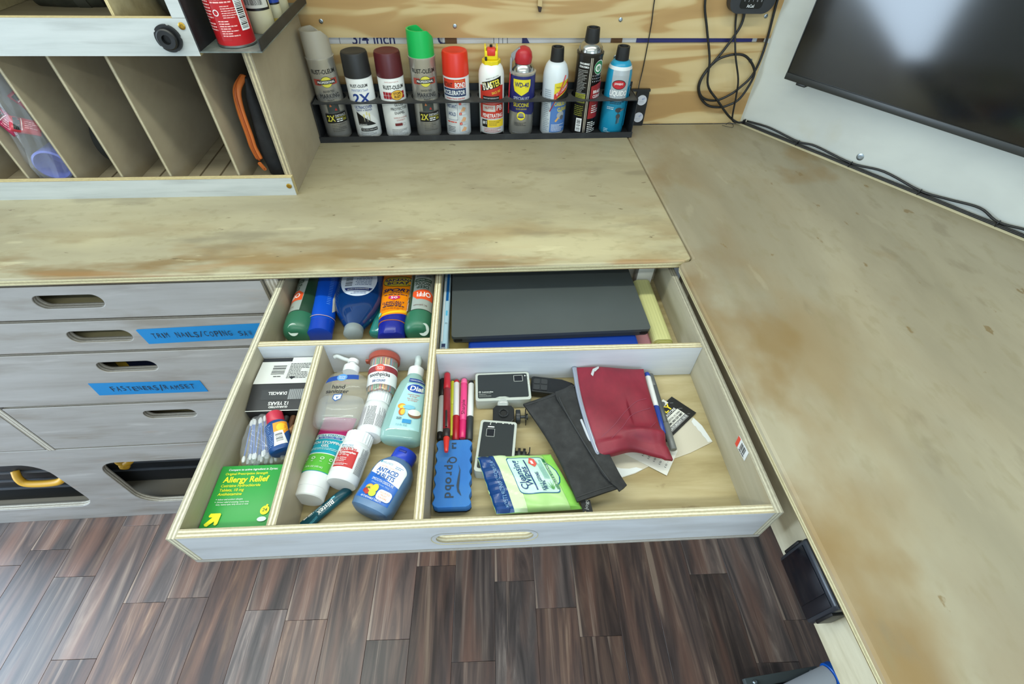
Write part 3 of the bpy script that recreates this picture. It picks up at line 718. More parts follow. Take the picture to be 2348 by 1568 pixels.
p.text('CANYON BLACK', -.008, .0385, .003, WHITE, w=.020).text('SATIN', -.0145, .0315, .003, GREYPRINT, w=.008).rect(-.016, .021, .027, .0285, BLACK).text('WOOD, METAL, PLASTIC & MORE', .0055, .0248, .003, WHITE, w=.039).fine(-.018, .006, .022, .019, 5, GREYPRINT, .35, 12); p.done()
t = can('white enamel can with a dark maroon cap and a yellow oval badge', 2, -.2, 8); body(t, r, .147, WHITE); rustcap(t, C('#561c22', .4), .1465, .2015)
p = Print(t, cyl_f(r)); p.text('TRUSTED QUALITY SINCE 1921', 0, .139, .0022, C('#b8423c', .5), w=.036).text('RUST-OLEUM', .004, .127, .0085, BLACK, w=.054, bold=.0005)
DR = C('#a82430', .45)
for a in range(4):
    for b in range(2): p.rect(-.026 + a * .0075, .100 + b * .0085, -.0195 + a * .0075, .1075 + b * .0085, DR)
for b in range(2): p.rect(.022, .100 + b * .0085, .030, .1075 + b * .0085, DR)
p.disc(.010, .1085, .0155, .0118, BLACK).disc(.010, .1085, .0148, .011, C('#eab543', .45)).text('STOPS', .010, .1125, .0055, BLACK, w=.018, bold=.0005).text('RUST', .010, .1050, .0055, BLACK, w=.015, bold=.0005)
p.text('GLOSS', .010, .086, .0065, INK, w=.022).text('PROTECTIVE', .010, .076, .0065, INK, w=.042).text('ENAMEL', .010, .066, .0065, INK, w=.026).text('SUPERIOR COVERAGE', .010, .054, .0030, DR, w=.034).text('& DURABILITY', .010, .048, .0030, DR, w=.022)
p.rect(-.006, .034, .012, .0405, C('#6b1e22', .45)).ring(.017, .037, .0032, .0037, GREYPRINT).fine(-.016, .008, .024, .026, 6, GREYPRINT, .35, 15); p.done()
t = can('white bonding-spray can with a bright red-orange cap', 4, 0, -8); body(t, r, .148, C('#dfe3e4', .4)); rustcap(t, C('#d8301c', .35), .1475, .2015)
p = Print(t, cyl_f(r)); OR = C('#cf3a22', .45)
p.rect(-.034, .124, .030, .144, OR).text('INSTANT', -.020, .131, .0100, C('#2b1512', .5), w=.030, bold=.0005).text('BOND', .0145, .131, .0105, WHITE, w=.027, bold=.0008).text('Quick-n-Easy', .012, .1405, .0028, C('#f2c14e', .5), w=.024)
p.rect(-.034, .104, .030, .1225, C('#22365e', .45)).text('ACCELERATOR', -.004, .113, .0102, WHITE, w=.062, bold=.0006).text('Fast Setting Time for Instant Bond', .0, .0995, .0035, OR, w=.050, bold=.0002)
p.frame(-.026, .046, .004, .090, .0007, C('#3b5078', .5)).text('INSTANT', -.011, .080, .0085, C('#2f4a7c', .5), w=.026, bold=.0003).text('HOLD', -.011, .061, .0085, C('#2f4a7c', .5), w=.020, bold=.0003)
p.fine(-.026, .038, .0, .043, 1, OR, .5).fine(-.026, .014, -.004, .030, 4, INK, .3, 4)
for k in range(3):
    z = .076 - k * .025; p.rect(.008, z + .008, .014, z + .014, OR).text(str(k + 1), .011, z + .011, .004, WHITE).rect(.008, z - .010, .028, z + .007, C('#c7cfd2', .5)).poly([(.010, z - .009), (.022, z - .009), (.026, z - .001), (.018, z + .003)], C('#d9a981', .5))
p.done()
# penetrating oil with yellow trigger top
t = can('white and red penetrating-oil can with a yellow spray head and red button', 5, 0, -2)
lathe('body', [(r * .93, 0), (r, .003), (r, .146), (r * .97, .154), (r * .86, .164), (r * .70, .171), (r * .62, .173)], WHITE, t, 44)
YEL = C('#e8d21c', .35)
outline('collar', circ(0, 0, .0235, 8), .010, YEL, t, bev=.0015).location.z = .176
o = box('spray_head', -.0165, .0165, -.014, .014, .181, .2015, YEL, t, bev=.003)
for x in (-.0145, .0145): box('head_wing', x - .002, x + .002, -.012, .014, .200, .2105, YEL, t, bev=.001)
box('trigger', -.0105, .0105, -.0155, .006, .190, .2065, C('#d8362a', .35), t, bev=.003)
box('nozzle_clip', -.0155, -.0105, -.0185, -.013, .181, .189, BLACK, t, bev=.001); lathe('straw_stub', [(.0035, .2065), (.0035, .2115)], BLACK, t, 12)
p = Print(t, cyl_f(r)); RD = C('#c0301f', .45)
p.rect(-.034, .086, .033, .128, RD).poly([(-.027, .114), (-.027, .134), (.025, .150), (.025, .128)], BLACK).text("B'LASTER", -.001, .131, .0150, C('#f2e24a', .45), rot=15, w=.047, bold=.0008).text("B'LAS", -.0115, .1275, .0150, WHITE, rot=15, w=.024, bold=.0008)
p.text('WORKS IT LIKE A PRO', .002, .1475, .0028, INK, rot=15, w=.034).text('SINCE 1957', .012, .1135, .0055, C('#f2e24a', .45), rot=13, w=.024).rect(-.024, .094, .020, .104, BLACK).text('REVOLUTIONARY PENETRATING ACTION', -.002, .099, .0032, WHITE, w=.040)
p.rect(-.034, .048, .033, .0855, RD).rect(-.025, .066, .009, .082, C('#c9c4bd', .5)).text('NUTTZ', -.008, .0755, .0058, RD, w=.022, bold=.0005).text('PB', .020, .075, .0125, WHITE, w=.016, bold=.0005).text('PENETRATING', .002, .056, .0092, WHITE, w=.054, bold=.0004).text('CATALYST', .002, .0475, .0045, WHITE, w=.030, shear=.2)
p.rect(-.028, .026, -.012, .045, BLACK).text('#1', -.020, .038, .0085, WHITE, w=.011, bold=.0004).rect(-.012, .026, .033, .045, C('#e5c52b', .45)).fine(-.008, .029, .026, .043, 4, INK, .3, 7).fine(-.022, .012, .024, .024, 3, C('#b0392c', .5), .3, 8).rect(-.034, .0035, .034, .0095, BLACK).text('NET WT 11 OZ', 0, .0065, .0028, WHITE, w=.026); p.done()
# silicone lubricant with the red flip straw
t = can('blue and silver lubricant can with a red flip-up straw cap', 6, .6, -10)
lathe('body', [(r * .93, 0), (r, .003), (r, .150), (r * 1.04, .152), (r * 1.04, .155), (r * .94, .157)], SILV, t, 44)
lathe('dome', [(.0295, .1565), (.0285, .162), (.022, .171), (.019, .174)], CHROME, t, 36)
c = loft('cap', [(.173, .0205, .022, 2.2), (.184, .0225, .024, 2.3), (.195, .0205, .0235, 2.3), (.203, .015, .020, 2.2), (.206, .009, .014, 2)], C('#b5222c', .4), t, 32)
o = outline('straw_bracket', [(-.020, .200), (-.030, .192), (-.031, .178), (-.027, .174), (-.022, .180), (-.018, .188), (-.006, .204), (-.010, .207)], .012, C('#8f9296', .4), t, plane='XZ', bev=.001); o.location.y = -.006
tube('straw', [(-.0285, -.018, .182), (-.0315, -.021, .12), (-.0325, -.020, .055)], .0016, C('#b5222c', .4), t, 8, n=2)
box('straw_holder', -.0315, -.0265, -.021, -.012, .150, .186, C('#8f9296', .4), t, bev=.001)
p = Print(t, cyl_f(r)); NV = C('#23286a', .35); YW = C('#e3d52c', .4)
p.rect(-.10, .062, .10, .149, NV).poly([(-.060, .062), (.06, .062), (.034, .054), (0, .062)], NV).poly([(-.022, .142), (.024, .142), (.024, .128), (.019, .114), (.001, .104), (-.018, .114), (-.022, .128)], YW)
p.text('WD-40', .001, .130, .0105, C('#1f2466', .4), w=.037, bold=.0012).text('SPECIALIST', .001, .0975, .0072, C('#b9bfcc', .4), w=.043, bold=.0003).text('SILICONE', .001, .0815, .0090, YW, w=.042, bold=.0006).text('QUICK-DRYING', .002, .0715, .0036, YW, w=.028)
p.disc(.002, .054, .0118, .0118, NV).disc(.002, .054, .0110, .0110, YW).disc(.002, .055, .007, .007, C('#8a8a80', .4)).rect(-.006, .050, .010, .0525, NV); p.fine(-.015, .028, .024, .038, 3, INK, .35, 9).fine(-.02, .008, .026, .012, 1, GREYPRINT, .4); p.done()
# carb cleaner, brake cleaner, undercoat
def rounded_can(t, r, hs, ht, mat, rc):
    lathe('body', [(r * .93, 0), (r, .003), (r, hs), (r * .985, hs + .010), (r * .93, hs + .019), (r * .82, hs + .029), (r * .66, hs + .036), (rc + .001, ht)], mat, t, 44)
def blkcap(t, z0, z1, r0=.0165, r1=.0155, mat=None):
    lathe('cap', [(r0, z0), (r0 + .0006, z0 + .002), (r1, z1), (r1 - .004, z1), (r1 - .0045, z1 - .005)], mat or C('#1b1c1d', .55), t, 28)
t = can('white carburetor-cleaner can with a black cap and a red straw taped to its side', 7, 0, 0)
rounded_can(t, r, .138, .176, C('#d7dfe4', .3), .0155); blkcap(t, .174, .2065)
tube('straw', [(.021, -.0275, .151), (.010, -.0335, .118), (-.0145, -.0312, .064)], .0012, C('#c8323a', .4), t, 8, n=3)
p = Print(t, cyl_f(r)); p.poly([(-.006, .092), (-.006, .132), (.034, .140), (.034, .092)], C('#dbc92f', .4)).poly([(-.006, .094), (-.006, .106), (.040, .140), (.040, .122)], C('#c8382c', .4)).text('AUTOGUARD', .016, .1165, .0062, WHITE, rot=34, w=.040, bold=.0003).text('tech', .004, .124, .0045, INK, w=.011)
p.poly([(-.006, .092), (.040, .120), (.040, .092)], C('#26251f', .5)).rect(-.012, .010, .042, .0915, C('#4c78b8', .4)).text('CARBURETOR', .019, .083, .0095, C('#ead72f', .4), w=.044, bold=.0007).text('CLEANER', .023, .069, .0095, C('#ead72f', .4), w=.034, bold=.0007)
p.disc(.016, .054, .011, .010, C('#9fa6ad', .35)).disc(.020, .048, .006, .006, C('#5b6067', .4)).poly([(.0, .040), (.004, .037), (.012, .047), (.008, .050)], C('#d8a862', .4)).fine(-.008, .012, .030, .032, 6, WHITE, .35, 8).fine(-.032, .012, -.014, .118, 22, C('#8a97a3', .4), .3, 7); p.done()
t = can('tall black brake-cleaner can with a silver dome, black cap and red label', 8, 0, 0)
lathe('body', [(r * .93, 0), (r, .003), (r, .190), (r * 1.04, .192), (r * 1.04, .197), (r * .95, .199)], C('#1c1b1b', .3), t, 44)
lathe('dome', [(.0305, .198), (.0295, .205), (.025, .213), (.018, .218)], CHROME, t, 36); blkcap(t, .217, .2475, .0175, .0160)
p = Print(t, cyl_f(r)); SEAM = C('#b9b2a2', .35, .6); p.rect(-.0035, .003, -.0012, .19, SEAM).rect(.0004, .003, .0024, .19, SEAM)
p.text('NON-FLAMMABLE', -.019, .176, .0042, WHITE, w=.026, bold=.0003).text('STRONG FORMULA', -.019, .169, .0042, WHITE, w=.026, bold=.0003).fine(-.034, .106, -.008, .163, 16, C('#a9a9a4', .5), .35, 2).rect(-.036, .084, -.007, .106, C('#8a8a2c', .45)).fine(-.034, .086, -.009, .104, 5, INK, .35, 3).fine(-.034, .050, -.009, .078, 6, C('#8a8a2c', .5), .4, 4)
p.rect(-.024, .010, -.009, .045, WHITE).bars(-.022, .012, -.011, .043, 17, BLACK, vert=True)
p.disc(.022, .168, .0155, .0165, WHITE).disc(.021, .168, .0142, .0152, C('#1d7a4a', .4)).ring(.019, .167, .006, .009, WHITE).text("O'R", .022, .168, .010, WHITE, w=.014)
for k in range(18): p.disc(.006 + (k % 6) * .0052, .150 - (k // 6) * .0065, .0011, .0011, C('#c9c9d4', .4), 8)
p.rect(.0045, .045, .050, .126, C('#8f1f24', .4)).poly([(.0045, .126), (.05, .140), (.05, .126)], C('#8f1f24', .4)).text('BRAKE', .023, .112, .0072, WHITE, w=.024, bold=.0004).text('CLEANER', .025, .101, .0072, WHITE, w=.028, bold=.0004).fine(.012, .058, .036, .080, 4, WHITE, .4, 5).fine(.006, .008, .034, .038, 6, WHITE, .4, 6); p.done()
t = can('blue and silver can with key pictures beside the white adhesive pads', 9, 0, -6)
rounded_can(t, r, .140, .178, C('#1d8fb5', .3), .0155); blkcap(t, .176, .2075)
fs = [(0, r, r, 2), (.140, r, r, 2), (.150, r * .985, r * .985, 2), (.159, r * .93, r * .93, 2), (.169, r * .82, r * .82, 2), (.178, r * .55, r * .55, 2)]
p = Print(t, skin_f(fs)); LG = C('#a5adb2', .3)
p.rect(-.022, .088, .024, .160, LG).rect(-.06, .160, .06, .171, C('#d5dadc', .35)).disc(-.002, .128, .018, .0115, BLACK).disc(-.002, .128, .0165, .0100, C('#b5222c', .4)).text("JOHNSEN'S", -.003, .130, .0045, WHITE, w=.022, bold=.0002)
p.text('LIQUIDO', 0, .1075, .0118, WHITE, w=.046, bold=.0010).text('ARRANQUE', 0, .0935, .0075, C('#cfd6da', .4), w=.040, bold=.0005).fine(-.018, .080, .020, .088, 2, INK, .4, 3).fine(-.024, .066, -.006, .074, 2, WHITE, .35, 4)
p.disc(.008, .066, .009, .006, C('#37393c', .4)).poly([(.012, .066), (.024, .070), (.024, .066), (.014, .062)], C('#6b6f73', .4)).rect(.0075, .050, .0085, .062, INK).disc(.009, .050, .0058, .0062, C('#3f4144', .4)).rect(.006, .030, .0085, .046, C('#3f4144', .4)).rect(.0105, .032, .0130, .046, C('#6b6f73', .4))
p.fine(-.024, .006, -.006, .018, 3, C('#bfe0ea', .4), .35, 5).rect(.030, .02, .040, .12, C('#0e7fa6', .4)); p.done()
# small bracket with round pads
t = thing('pad_bracket', 'black plastic bracket with two round white adhesive pads beside the rack', 'bracket', Matrix.Translation((.074, .6275, ZC + .0003)) @ Matrix.Rotation(R(-3), 4, 'Z'))
outline('plate', rrect(-.017, .017, 0, .092, .004, 4), .008, PLASTIC_BLK, t, plane='XZ', bev=.001).location.y = .006
o = outline('arm', [(-.040, -.0), (.017, -.0), (.017, .010), (-.040, .006)], .006, PLASTIC_BLK, t); o.location.z = .096; o.location.y = -.004
for z in (.069, .023):
    d = outline('adhesive_pad', circ(0, z, .0135, 28), .0008, C('#c9cbd2', .6), t, plane='XZ'); d.location.y = .0016
    p = Print(d, lambda u, v, e, z=z: (u, -.0004 - e, v + z)); p.text('3M' if z < .05 else 'PRO', .004, .004, .005, C('#5b6fae', .6), rot=35, w=.008).rect(-.008, -.004, .006, -.0035, GREYPRINT); p.done()

# ------------------------------------------------------------ screen on the corner panel
tv = thing('monitor', 'large black flat monitor mounted on the white corner panel', 'monitor', PM @ Matrix.Translation((0, -.05, 0)))
TVBODY, TVGLASS = C('#1d1f1f', .4), C('#060707', .11, spec=.75)
def pbox(name, x0, x1, y0, y1, z0, z1, mat, bev=.001): return box(name, x0, x1, y0, y1, z0, z1, mat, tv, bev=bev)
pbox('back_shell', .112, 1.06, 0, .030, .1655, .72, TVBODY, .004)
pbox('wall_mount', .40, .75, .030, .0505, .30, .60, BLACKMETAL)
pbox('bottom_bezel', .1075, 1.065, -.008, .0, .1585, .1735, C('#2a2c2b', .38))
pbox('side_bezel', .1075, .1095, -.006, .0, .1735, .725, TVBODY, 0)
pbox('side_bezel', 1.063, 1.065, -.006, .0, .1735, .725, TVBODY, 0)
pbox('screen', .1095, 1.063, -.0045, .0, .1735, .725, TVGLASS, 0)
pbox('sensor_foot', .140, .165, -.006, .02, .1525, .1583, TVBODY, .002)
# control box and cables on the wall
t = thing('switch_box', 'dark grey rounded control box with a lettered display above the coiled cable', 'control box', Matrix.Translation((.2935, .6395, 1.356)))
outline('body', rrect(-.056, .056, -.051, .04, .026, 8), .024, C('#2c2e31', .45), t, plane='XZ', bev=.003).location.y = -.0125
outline('display', rrect(-.031, .025, -.040, .02, .008, 6), .001, C('#0d0e10', .2), t, plane='XZ').location.y = -.0252
p = Print(t, lambda u, v, d: (u, -.0257 - d, v)); p.text('AtCad', -.004, -.0345, .0062, C('#d5d8da', .5), w=.018, bold=.0003)
for k, ch in enumerate('<2100'): p.text(ch, -.022 + k * .0105, -.024, .004, C('#a8acb0', .5))
p.done()
CB = C('#141414', .45)
def wc(pts, y=.634): return [(x, y - (q[0] if q else 0), z) for x, z, *q in pts]
t = thing('power_cable', 'thick black cable coiled in an oval loop on the plywood wall', 'cable')
tube('cord', wc([(.2905, 1.303), (.2907, 1.273), (.2683, 1.224), (.2409, 1.183, .004), (.2265, 1.155, .006), (.2275, 1.128, .006), (.246, 1.105, .006), (.285, 1.098, .006), (.322, 1.114, .006), (.348, 1.138, .006), (.364, 1.160, .006), (.3725, 1.195, .004), (.3735, 1.244), (.3635, 1.329), (.357, 1.42)]), .0032, CB, t)
tube('cord_loop', wc([(.245, 1.187, .002), (.2625, 1.203, .003), (.296, 1.2131, .007), (.3274, 1.209, .010), (.3583, 1.1829, .012), (.3665, 1.1559, .012), (.3512, 1.105, .010), (.325, 1.086, .008), (.301, 1.0798, .006), (.2663, 1.0850, .004), (.2373, 1.1090, .002), (.2255, 1.1398), (.238, 1.1777), (.2637, 1.2039)]), .0032, CB, t)
t = tube('signal_cable', wc([(.18, 1.40), (.1815, 1.3276), (.2029, 1.2729, .002), (.2236, 1.2242, .006), (.2338, 1.1935, .010), (.2468, 1.1398, .012), (.2877, 1.0999, .014), (.335, 1.058, .010), (.366, 1.040, .010)]) + [PM @ Vector((.02, -.010, .0095)), PM @ Vector((.03, -.010, .010))], .003, CB)
tag(t, 'black cable running down the plywood wall past the coil to the corner', 'cable')
t = tube('signal_cable', wc([(.2698, 1.303), (.2781, 1.2731), (.2952, 1.2141, .014), (.3240, 1.156, .016), (.3360, 1.1112, .014), (.348, 1.0517, .012), (.362, 1.0400, .012)]), .0024, CB)
tag(t, 'thin black cable hanging straight from the control box through the coil', 'cable')
t = tube('thin_wire', wc([(.056, 1.42), (.0563, 1.3269), (.0607, 1.2725), (.062, 1.1832), (.0585, 1.1460, .006), (.0570, 1.1300, .012)], .637), .0013, CB); tag(t, 'thin black wire hanging down the wall behind the end of the rack', 'wire')
t = tube('wire_offcut', [(.325, .622, 1.0318), (.335, .610, 1.033), (.350, .606, 1.0325), (.355, .618, 1.0345), (.347, .628, 1.038), (.338, .626, 1.0315)], .0006, CB); tag(t, 'curled scrap of thin black wire on the desk corner', 'wire')
def pc(pts): return [PM @ Vector((x, -y, z)) for x, y, z in pts]
for r_, pts, lb in ((.0031, [(.02, .009, .0100), (.09, .008, .0095), (.19, .008, .0095), (.335, .0085, .0095), (.50, .008, .0095), (.66, .008, .0095), (.76, .008, .0095), (1.1, .008, .0095)], 'black cable lying straight along the foot of the white panel'),
                    (.0028, [(.03, .008, .0160), (.085, .008, .0210), (.12, .007, .0200), (.19, .009, .0160), (.235, .007, .0210), (.335, .009, .0155), (.41, .006, .0240), (.50, .009, .0155), (.555, .007, .0200), (.615, .006, .0270), (.66, .009, .0155), (.72, .007, .0220), (.80, .008, .018), (1.1, .008, .016)], 'black cable rising in waves between its ties along the white panel'),
                    (.0022, [(.02, .0145, .0095), (.19, .0145, .0095), (.26, .014, .0100), (.335, .0145, .0095), (.50, .0145, .0095), (.60, .014, .0095), (.66, .0145, .0095), (1.1, .014, .0095)], 'thin outermost black cable along the wooden strip')):
    t = tube('panel_cable', pc(pts), r_, CB); tag(t, lb, 'cable', 'cables along the corner panel')
for k, x in enumerate((.022, .19, .335, .50, .66)):
    o = box('cable_tie', -.0016, .0016, -.0070, .0070, -.0062, .0062, CB, bev=.002); o.matrix_world = PM @ Matrix.Translation((x, -.0105, .0130))
    tag(o, ['small black cable tie at the corner end of the panel cables', 'black cable tie on the panel cables, second from the corner', 'black cable tie on the panel cables near the panel screw', 'black cable tie past the panel screw, second from the photo edge', 'black cable tie on the panel cables closest to the photo edge'][k], 'cable tie', 'ties on the panel cables')
t = thing('brush', 'tip of a pale wooden tool with a dark brown end hanging on the wall', 'brush', Matrix.Translation((-.224, .634, 1.325)))
outline('handle', [(-.0055, -.010), (.0055, -.012), (.0055, .10), (-.0055, .10)], .005, C('#c2ab7c', .6), t, plane='XZ', bev=.001).location.y = -.002
outline('dipped_tip', [(-.0055, -.010), (-.002, -.022), (.0035, -.0225), (.0055, -.012)], .0046, C('#2b1a12', .5), t, plane='XZ', bev=.0008).location.y = -.002
# device held under the desk edge
t = thing('handheld_device', 'black handheld device with a dark glass screen clipped to the desk apron', 'device', Matrix.Translation((.0415, -.563, .945)))
box('holder', -.004, 0, -.040, .040, -.036, .040, PLASTIC_BLK, t, bev=.001)
box('body', -.0235, -.0042, -.042, .042, -.038, .038, C('#262a31', .3), t, bev=.005, seg=3)
box('screen', -.0247, -.0237, -.022, .036, -.033, .029, C('#070a12', .12), t, bev=.0003)
box('chin', -.0247, -.0237, -.037, -.0225, -.033, .029, C('#0e1017', .3), t, bev=.0003)
for y in (-.026, -.004, .018): box('side_button', -.019, -.008, y - .008, y + .008, -.0392, -.038, C('#0c0d10', .4), t, bev=.0004)
for y in (-.043, .043): box('clip_arm', -.022, -.002, y - .002, y + .002, -.020, .020, PLASTIC_BLK, t, bev=.001)
lathe('power_button', [(.0042, 0), (.0042, .0010), (.0036, .0014)], C('#a9acb0', .4), t, 18, Matrix.Translation((-.014, .020, .0382)))
# bits of gear on the floor at the photo edge
t = thing('tool_box', 'red and black tool box with a grey bolted rim bar on the floor', 'tool box', Matrix.Translation((.372, -.602, 0)) @ Matrix.Rotation(R(4), 4, 'Z'))
box('body', -.10, .09, -.16, .012, .0005, .10, C('#7c2c22', .5), t, bev=.004); box('black_side', -.101, .0, -.161, .0135, .0004, .1005, C('#202226', .5), t, bev=.004)
box('rim_bar', -.108, .098, .012, .034, .084, .104, C('#525a5a', .45), t, bev=.002); box('bar_end', .098, .118, .013, .030, .086, .100, C('#2a2d30', .5), t, bev=.003)
for x in (-.085, .075): lathe('dome_bolt', [(.0062, 0), (.0058, .003), (.0035, .0052), (.0008, .006)], ZINC, t, 18, Matrix.Translation((x, .022, .104)))
t = thing('paper_tube', 'white tube with a bright blue plastic cap at the bottom photo edge', 'tube', Matrix.Translation((.462, -.590, .1318)) @ Matrix.Rotation(R(-75), 4, 'Z') @ Matrix.Rotation(R(90), 4, 'X'))
lathe('body', [(.022, -.01), (.024, -.008), (.024, .22)], C('#c9ccd0', .5), t, 30)
lathe('cap', [(.020, -.030), (.027, -.028), (.028, -.012), (.0262, -.0105)], C('#0d5fc4', .35), t, 30)
# ------------------------------------------------------------ the pulled-out drawer
DM = Matrix.Rotation(R(-.9517), 4, 'Z') @ Matrix.Translation((-.78678, -.48964, .904))
DW, DD, DT, DHh, FZ = .798, .585, .012, .086, .010
dr = thing('drawer', 'wide shallow plywood drawer pulled out and divided into five compartments', 'drawer', DM)
INNER = PLYFACE_Y
box('bottom', 0, DW, 0, DD, 0, FZ, DRAWFLOOR, dr, edge=ply(2, FZ, 3, '#b9b5ae', '#9b968c'))
box('side_panel', 0, DT, 0, DD, FZ + .0002, DHh, INNER, dr, edge=ply(0, DT, 5, '#dad4ba', '#aaa38d'))
box('side_panel', DW - DT, DW, 0, DD, FZ + .0002, DHh, INNER, dr, edge=ply(0, DT, 5, '#d6d2bc', '#b3ad98'))
box('back_panel', DT, DW - DT, DD - DT, DD, FZ + .0002, DHh, INNER, dr, edge=True)
DFPAINT = noisy('drawer_front_paint', ['#aeb0b3', '#bfc2c6', '#cccfd2'], (3, 30, 30), 6, .3, .45, [.28, .5, .72], .04, blot=[('#9a948a', (4, 20, 20), (.56, .72), .5)])
fp = outline('front_panel', [(DT, FZ + .0002), (DW - DT, FZ + .0002), (DW - DT, DHh), (DT, DHh)], DT, DFPAINT, dr, holes=[slot(.3985, .0455, .0660, .0140)], plane='XZ', edge=ply(1, DT, 5, '#dad4ba', '#b0a587'))
ringm = C('#b3a97f', .6)
for s_ in range(1):   # rounded-over rim of the hand slot
    A, B = slot(.3985, .0455, .0725, .0200), slot(.3985, .0455, .0660, .0140)
    v = [(x, -.0006, z) for x, z in A] + [(x, .004, z) for x, z in B]; n = len(A)
    r_ = mesh('slot_rim', v, [(i, (i + 1) % n, n + (i + 1) % n, n + i) for i in range(n)], ringm, dr, smooth=True); fixn(r_)
o = box('divider', .3065, .319, DT + .0003, DD - DT - .0003, FZ + .0002, DHh - .001, GREYPLY_Y, dr, edge=ply(0, .0125, 5, '#e2dcbc', '#aea07c'))
CW = noisy('white_washed_divider', ['#c4c9d0', '#d3d8de', '#dde1e5'], (4, 40, 40), 5, .2, .5, [.28, .5, .72], .04)
box('divider', DT + .0003, .3062, .3255, .3375, FZ + .0002, DHh - .001, CW, dr, edge=ply(1, .012, 5, '#e2dcbc', '#aea07c'))
box('divider', .3193, DW - DT - .0003, .298, .310, FZ + .0002, DHh - .001, CW, dr, edge=ply(1, .012, 5, '#e2dcbc', '#aea07c'))
d = box('divider', -.006, .006, -.156, .156, FZ + .0002, DHh - .0015, GREYPLY_Y, dr, edge=ply(0, .012, 5, '#e0dabc', '#aca284'))
d.location = (.1212, .1690, d.location.z); d.rotation_euler.z = R(1.28)

def at(X, Y, Z, a=0): return DM @ Matrix.Translation((X, Y, Z)) @ Matrix.Rotation(R(a), 4, 'Z')
def lying(X, Y, Z, a=0, tilt=0, roll=0):
    """bottle axis along the drawer, label up: local z runs away from the front at angle a, local -y looks up"""
    return DM @ Matrix.Translation((X, Y, Z)) @ Matrix.Rotation(R(a), 4, 'Z') @ Matrix.Rotation(R(-90 + tilt), 4, 'X') @ Matrix.Rotation(R(roll), 4, 'Z')
WPL = C('#e6e9ea', .35)
# --- middle compartment
CLEAR = C('#e6eced', .05, alpha=.12, spec=1.0)
t = thing('hand_sanitizer', 'clear pump bottle of hand sanitizer with a blue band and white pump', 'bottle', lying(.1640, .1800, .050, -3, 2))
ss = [(0, .028, .013, 2.4), (.003, .035, .018, 2.6), (.012, .0375, .020, 2.6), (.05, .039, .021, 2.6), (.080, .036, .021, 2.5), (.094, .031, .019, 2.4), (.1005, .021, .016, 2.2), (.105, .0135, .0125, 2), (.108, .012, .012, 2)]
loft('bottle', ss, CLEAR, t)
gel = [(.003, .030, .014, 2.5), (.012, .0345, .0165, 2.6), (.045, .0365, .0175, 2.6), (.052, .034, .014, 2.6)]
loft('gel', gel, C('#d9e2e6', .06, alpha=.14, spec=1.0), t)
p = Print(t, flat_f(ss)); BL = C('#1f4ba0', .4); p.poly([(-.027, .085), (.022, .091), (.024, .081), (-.030, .074)], BL).disc(-.003, .083, .0085, .0075, C('#5f9bd6', .4)).text('Spring', -.003, .0848, .0030, WHITE, w=.011).text('Valley', -.003, .0808, .0030, WHITE, w=.011)
p.text('ADVANCED', 0, .071, .0028, C('#b38f94', .5), w=.026).text('hand', -.004, .0635, .0075, INK, w=.021, bold=.0003).text('sanitizer', -.004, .0545, .0070, INK, w=.037, bold=.0003)
p.poly([(-.008, .048), (.006, .050), (.005, .040), (-.003, .035), (-.009, .040)], C('#28589c', .4), ).poly([(-.0065, .0465), (.0045, .048), (.004, .0405), (-.003, .037), (-.0075, .0405)], C('#d3dde0', .4)).text('v', -.0015, .043, .006, C('#28589c', .4), bold=.0004).text('8 FL OZ (236 mL)', -.012, .032, .0024, GREYPRINT, w=.022); p.done()
lathe('collar', [(.0125, .107), (.0135, .109), (.0135, .119), (.010, .122), (.006, .123), (.006, .127)], WPL, t, 28)
hd = lathe('pump_head', [(.0085, .127), (.0095, .1285), (.0095, .134), (.006, .1365)], WPL, t, 24)
tube('nozzle', [(-.002, -.002, .1315), (-.016, -.004, .1350), (-.028, -.006, .1390), (-.034, -.004, .1385)], .0036, C('#dfe6e6', .25, alpha=.75), t, 10)

t = thing('toothpick_jar', 'clear jar of coloured toothpicks with a brown-red lid', 'jar', lying(.2235, .2470, .0370, .3, 9, 0))
GL = C('#e2e8e6', .05, alpha=.22, spec=.9)
lathe('jar', [(.018, 0), (.0235, .002), (.0245, .008), (.0245, .066), (.0235, .070)], GL, t, 40)
V, F, MI = [], [], []; cols = [C(h, .6) for h in ('#c25a4e', '#3f7a4c', '#d8b23c', '#3e6f8e', '#c98a52', '#5a8f5e', '#b9402f')]; rr = random.Random(3)
for k in range(90):
    a = rr.uniform(0, 6.283); q = .0215 * math.sqrt(rr.uniform(.55, 1)); x, y = q * math.cos(a), q * math.sin(a); b = len(V); w = .0011
    for z in (.004, .067):
        jx, jy = x + rr.uniform(-.0008, .0008), y + rr.uniform(-.0008, .0008); V += [(jx - w, jy - w, z), (jx + w, jy - w, z), (jx + w, jy + w, z), (jx - w, jy + w, z)]
    for i in range(4): F.append((b + i, b + (i + 1) % 4, b + 4 + (i + 1) % 4, b + 4 + i)); MI.append(k % 7)
    F.append((b + 4, b + 5, b + 6, b + 7)); MI.append(k % 7)
mesh('toothpicks', V, F, cols, t, MI)['kind'] = 'stuff'
lathe('lid', [(.0262, .066), (.0275, .067), (.0275, .0765), (.0262, .0785), (.020, .0788)], C('#9c4433', .4), t, 40)
tb = box('lid_tab', -.0325, -.026, -.006, .004, .068, .073, C('#9c4433', .4), t, bev=.0015)
p = Print(t, cyl_f(.0246)); BR = C('#8e2f36', .45); p.rect(-.042, .012, .042, .050, WPL).rect(-.042, .036, .042, .0475, BR).disc(0, .043, .0082, .0075, C('#d5584a', .45)).text('Spring', 0, .0448, .0030, WHITE, w=.010).text('Valley', 0, .0410, .0030, WHITE, w=.010)
